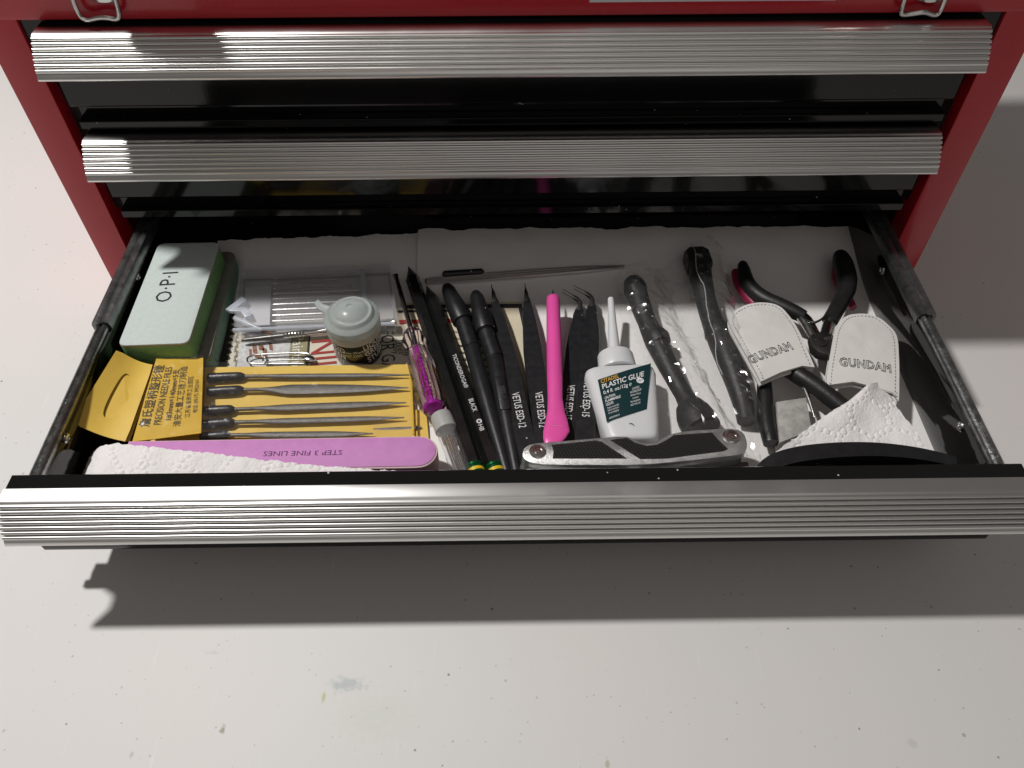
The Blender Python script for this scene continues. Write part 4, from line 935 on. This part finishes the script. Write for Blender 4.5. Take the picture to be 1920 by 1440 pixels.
M_LEATH = mat('white_leather', (.71, .69, .665), .5, bump=.6, bscale=120, cvar=.06, cscale=30)
M_STITCH = mat('grey_thread', (.30, .29, .28), .8)
def pouch(pts, z, label, tx, tpos, tdir, tsize, bulge=.35, tilt=(0, 0), outl=True):
    out = [P(u, v, z) for u, v in pts]; sm = [(p.x, p.y) for p in out]
    c = Vector((sum(p[0] for p in sm)/len(sm), sum(p[1] for p in sm)/len(sm)))
    R0 = max((Vector(p)-c).length for p in sm)
    def h(x, y):
        d = Vector((x, y))-c; return z+tilt[0]*d.x+tilt[1]*d.y+bulge*(1-(d.length/R0)**2)-bulge*.5+.07*nz(x, y, z, .7)+.025*nz(x, y, z+3, 2.0)
    th = thing('leather_pouch', (c.x, c.y, z-.9), label, 'leather pouch', 'white leather cutter pouches')
    for nm, dz in (('front_leaf', 0), ('back_leaf', -.34)):
        mb = MB(); vs = []; n = len(sm); lv = 8
        for e in (0, -.13):
            for k_ in range(lv+1):
                for p in sm:
                    q = c+(Vector(p)-c)*(k_/lv if k_ else .001); vs.append(Vector((q.x, q.y, h(q.x, q.y)*1.0+e+dz)))
        fs = []
        for lay in (0, 1):
            o_ = lay*(lv+1)*n
            for k_ in range(lv):
                for i in range(n):
                    f = (o_+k_*n+i, o_+k_*n+(i+1) % n, o_+(k_+1)*n+(i+1) % n, o_+(k_+1)*n+i); fs.append(f if not lay else tuple(reversed(f)))
        t1, t2 = lv*n, (lv+1)*n+lv*n
        fs += [(t1+i, t1+(i+1) % n, t2+(i+1) % n, t2+i) for i in range(n)]
        mb.add(vs, fs); obj(nm, mb, M_LEATH, th, smooth=50)
    ins = loopin(sm, .22); mb = MB(); acc = 0
    closed = ins+[ins[0]]
    path = []
    for a, b in zip(closed, closed[1:]):
        L_ = math.dist(a, b); s_3 = 0
        while s_3 < L_: path.append((a[0]+(b[0]-a[0])*s_3/L_, a[1]+(b[1]-a[1])*s_3/L_)); s_3 += .06
    lim = int(len(path)*STITCHED)
    for i in range(0, lim-2, 4):
        a, b = path[i], path[i+2]; mb.tube([Vector((a[0], a[1], h(*a)+.005)), Vector((b[0], b[1], h(*b)+.005))], .028, 5)
    obj('stitching', mb, M_STITCH, th)
    p0_, p1_ = P(*tpos, z), P(*tdir, z); Mx = frame(p0_, p1_)
    def MM(e):
        def M(x, y, _=0):
            q = Mx(x, y); return Vector((q.x, q.y, h(q.x, q.y)+e))
        return M
    lettering(tx, tsize, MM(.03), M_INK, th, fit=2.7, off=.014, spacing=1.1, outline=.016)
    return th
STITCHED = .80
def arc(pts): return [(p.x, p.y) for p in spline([(*p, 0) for p in pts], 2)]
pouch(arc([(1428, 711), (1395, 660), (1366, 612), (1366, 590), (1392, 574), (1430, 566), (1458, 571), (1478, 590), (1500, 630), (1529, 685)])+[(1505, 684), (1465, 696)], 5.35,
      'white stitched leather pouch half under the clear bag, left of the side cutters', 'GUNDAM', (1444, 664), (1490, 649), .72, .4)
pouch(arc([(1552, 718), (1552, 690), (1560, 640), (1566, 614), (1585, 592), (1615, 588), (1645, 592), (1668, 610), (1682, 632), (1685, 680), (1688, 746)])+[(1676, 733), (1640, 724), (1600, 714)], 5.2,
      'white stitched leather pouch nearest the right drawer wall', 'GUNDAM', (1621, 688), (1670, 695), .78, .45)

# ------------------------------------------------------------------ towel and black frame at front right
dots = []
o1 = P(1600, 800, 5.0)
for cxp in range(-5, 6):
    for cyp in range(-5, 6):
        cx, cy = o1.x+cxp*2.0+(cyp % 2)*1.0, o1.y+cyp*1.75
        for k_ in range(3):
            a0 = math.radians(90+120*k_); dots += chain([(cx+.25*math.cos(a0), cy+.25*math.sin(a0)), (cx+1.0*math.cos(a0), cy+1.0*math.sin(a0))], .36)
def zr_(i, j, p): return 5.0+.35*math.sin(i*3.0)*(1-j)+.16*math.sin(j*5+i*4)-.15*j+.12*math.sin(i*9-j*4)*j
towel('folded_paper_towel', [(1600, 742, 5.2), (1658, 708, 5.3), (1778, 905, 5.0), (1368, 905, 5.0)], zr_, 'embossed white paper towel folded to a point beside the right drawer wall', 170, 170, dots, 13)

bf = thing('curved_black_frame', P(1600, 880, 5.2), 'curved black plastic frame standing against the front of the drawer at right', 'plastic frame')
arcp = [(1418, 905, 5.6), (1440, 872, 5.8), (1490, 856, 5.9), (1560, 848, 5.95), (1640, 846, 5.95), (1720, 854, 5.9), (1790, 870, 5.8)]
q = spline([P(*p) for p in arcp], 2); n = len(q)
obj('rim', MB().tube(q, [(.62-.34*abs(i/(n-1)-.45)**1.5*1.6, .32) for i in range(n)], 4, phase=math.pi/4), M_PLASTBLK, bf, smooth=40)
arcp2 = [(1450, 905, 5.3), (1478, 882, 5.4), (1560, 868, 5.4), (1650, 866, 5.4), (1730, 872, 5.4), (1800, 885, 5.4)]
obj('inner_lip', MB().tube(spline([P(*p) for p in arcp2], 2), (.16), 8), mat('glossy_black_lip', (.01, .01, .01), .15, coat=.4), bf)
pts_ = [P(u, v, 5.2) for u, v in [(1440, 905), (1470, 872), (1560, 856), (1650, 853), (1730, 860), (1800, 878), (1800, 912)]]
obj('panel', MB().prism([(p.x, p.y) for p in pts_], 4.7, 5.42, bev=.03), mat('glossy_black_panel', (.008, .008, .008), .18), bf)

# ------------------------------------------------------------------ multi-tool
mt = thing('multi_tool', P(1190, 850, 3.4), 'folded steel multi-tool with black textured inlays and round rivets', 'multi-tool')
zm = 5.35
up_o = [(978, 850), (982, 838), (995, 830), (1032, 827), (1117, 820), (1172, 815.5), (1185, 820), (1197, 827), (1215, 830), (1232, 826), (1247, 817), (1260, 811), (1290, 806), (1350, 802), (1380, 802), (1396, 810), (1402, 826), (1401, 842), (1392, 852), (1370, 855), (1275, 866), (1200, 872), (1125, 872), (1025, 872), (995, 868), (981, 860)]
out = [tuple(p)[:2] for p in [P(u, v, zm) for u, v in up_o]]
out = [(p.x, p.y) for p in smoothloop([(*p, 0) for p in out], 1)]
upm = obj('upper_handle', MB().prism(out, 4.2, zm, bev=.13), M_CAST, mt, smooth=40)
M_INLAY = mat('black_textured_inlay', (.02, .02, .019), .4, bump=.1, bscale=900)
def inlay(pts, z, par):
    ol = [P(u, v, z) for u, v in pts]; o2 = [(p.x, p.y) for p in ol]; pl_ = obj('inlay', MB().prism(o2, z-.08, z+.015), M_INLAY, par, smooth=0)
    # pyramidal studs in rows
    mb = MB(); xs = [p[0] for p in o2]; ys = [p[1] for p in o2]
    def inside(x, y):
        r = False; j = len(o2)-1
        for i in range(len(o2)):
            (xi, yi), (xj, yj) = o2[i], o2[j]
            if (yi > y) != (yj > y) and x < (xj-xi)*(y-yi)/(yj-yi)+xi: r = not r
            j = i
        return r
    st_ = .17; k_ = 0; y = min(ys)
    while y < max(ys):
        x = min(xs)+(k_ % 2)*st_*.5+(y-min(ys))*.35
        x -= int((x-min(xs))/st_)*st_
        while x < max(xs):
            if all(inside(x+a, y+b) for a in (-.06, .06) for b in (-.06, .06)):
                h = .07; mb.add([(x-h, y, z+.016), (x, y-h*.8, z+.016), (x+h, y, z+.016), (x, y+h*.8, z+.016), (x, y, z+.075)], [(0, 1, 4), (1, 2, 4), (2, 3, 4), (3, 0, 4)])
            x += st_
        y += st_*.62; k_ += 1
    o = obj('studs', mb, M_INLAY, pl_, smooth=0); o['kind'] = 'stuff'
inlay([(1034, 834), (1117, 826), (1129, 829), (1176, 860), (1036, 860), (1038, 847)], zm, upm)
inlay([(1143, 825), (1176, 821), (1190, 830), (1212, 836), (1232, 834), (1250, 825), (1263, 816), (1335, 811), (1347, 825), (1365, 842), (1358, 846), (1250, 860), (1200, 861)], zm, upm)
for u, v in ((1008, 847), (1371, 819)):
    p = P(u, v, zm); obj('rivet', MB().lathe([(.42, -.1), (.42, .04), (.36, .09), (.24, .1), (.2, .03), (.17, .03), (.15, .09), (.04, .1)], p, 28), M_STEEL, upm, smooth=22)
lo_o = [(984, 880), (1030, 884), (1110, 882), (1180, 876), (1230, 873), (1300, 874), (1395, 884), (1420, 888), (1420, 960), (984, 960)]
out = [tuple(p)[:2] for p in [P(u, v, 4.9) for u, v in lo_o]]
lom = obj('lower_handle', MB().prism(out, 3.5, 4.9, bev=.1), M_CAST, mt, smooth=40)
inlay([(1040, 889), (1105, 885), (1178, 884), (1178, 930), (1040, 930)], 4.9, lom); inlay([(1200, 885), (1250, 881), (1300, 882), (1380, 890), (1380, 930), (1200, 930)], 4.9, lom)
obj('end_loop', MB().tube(spline([P(983, 866, 4.3), P(979, 880, 4.2), P(984, 895, 4.0), P(1000, 900, 3.9)], 2), .16, 10), M_STEEL, mt)
obj('inner_plate', MB().box(.2, 11.2, -.6, -.2, 3.7, 4.5, (lambda a, b: lambda x, y, z: Vector((a.x+(b-a).normalized().x*x, a.y+(b-a).normalized().y*x+y, z)))(P(985, 868, 4.4), P(1400, 862, 4.4))), M_DSTEEL, mt)
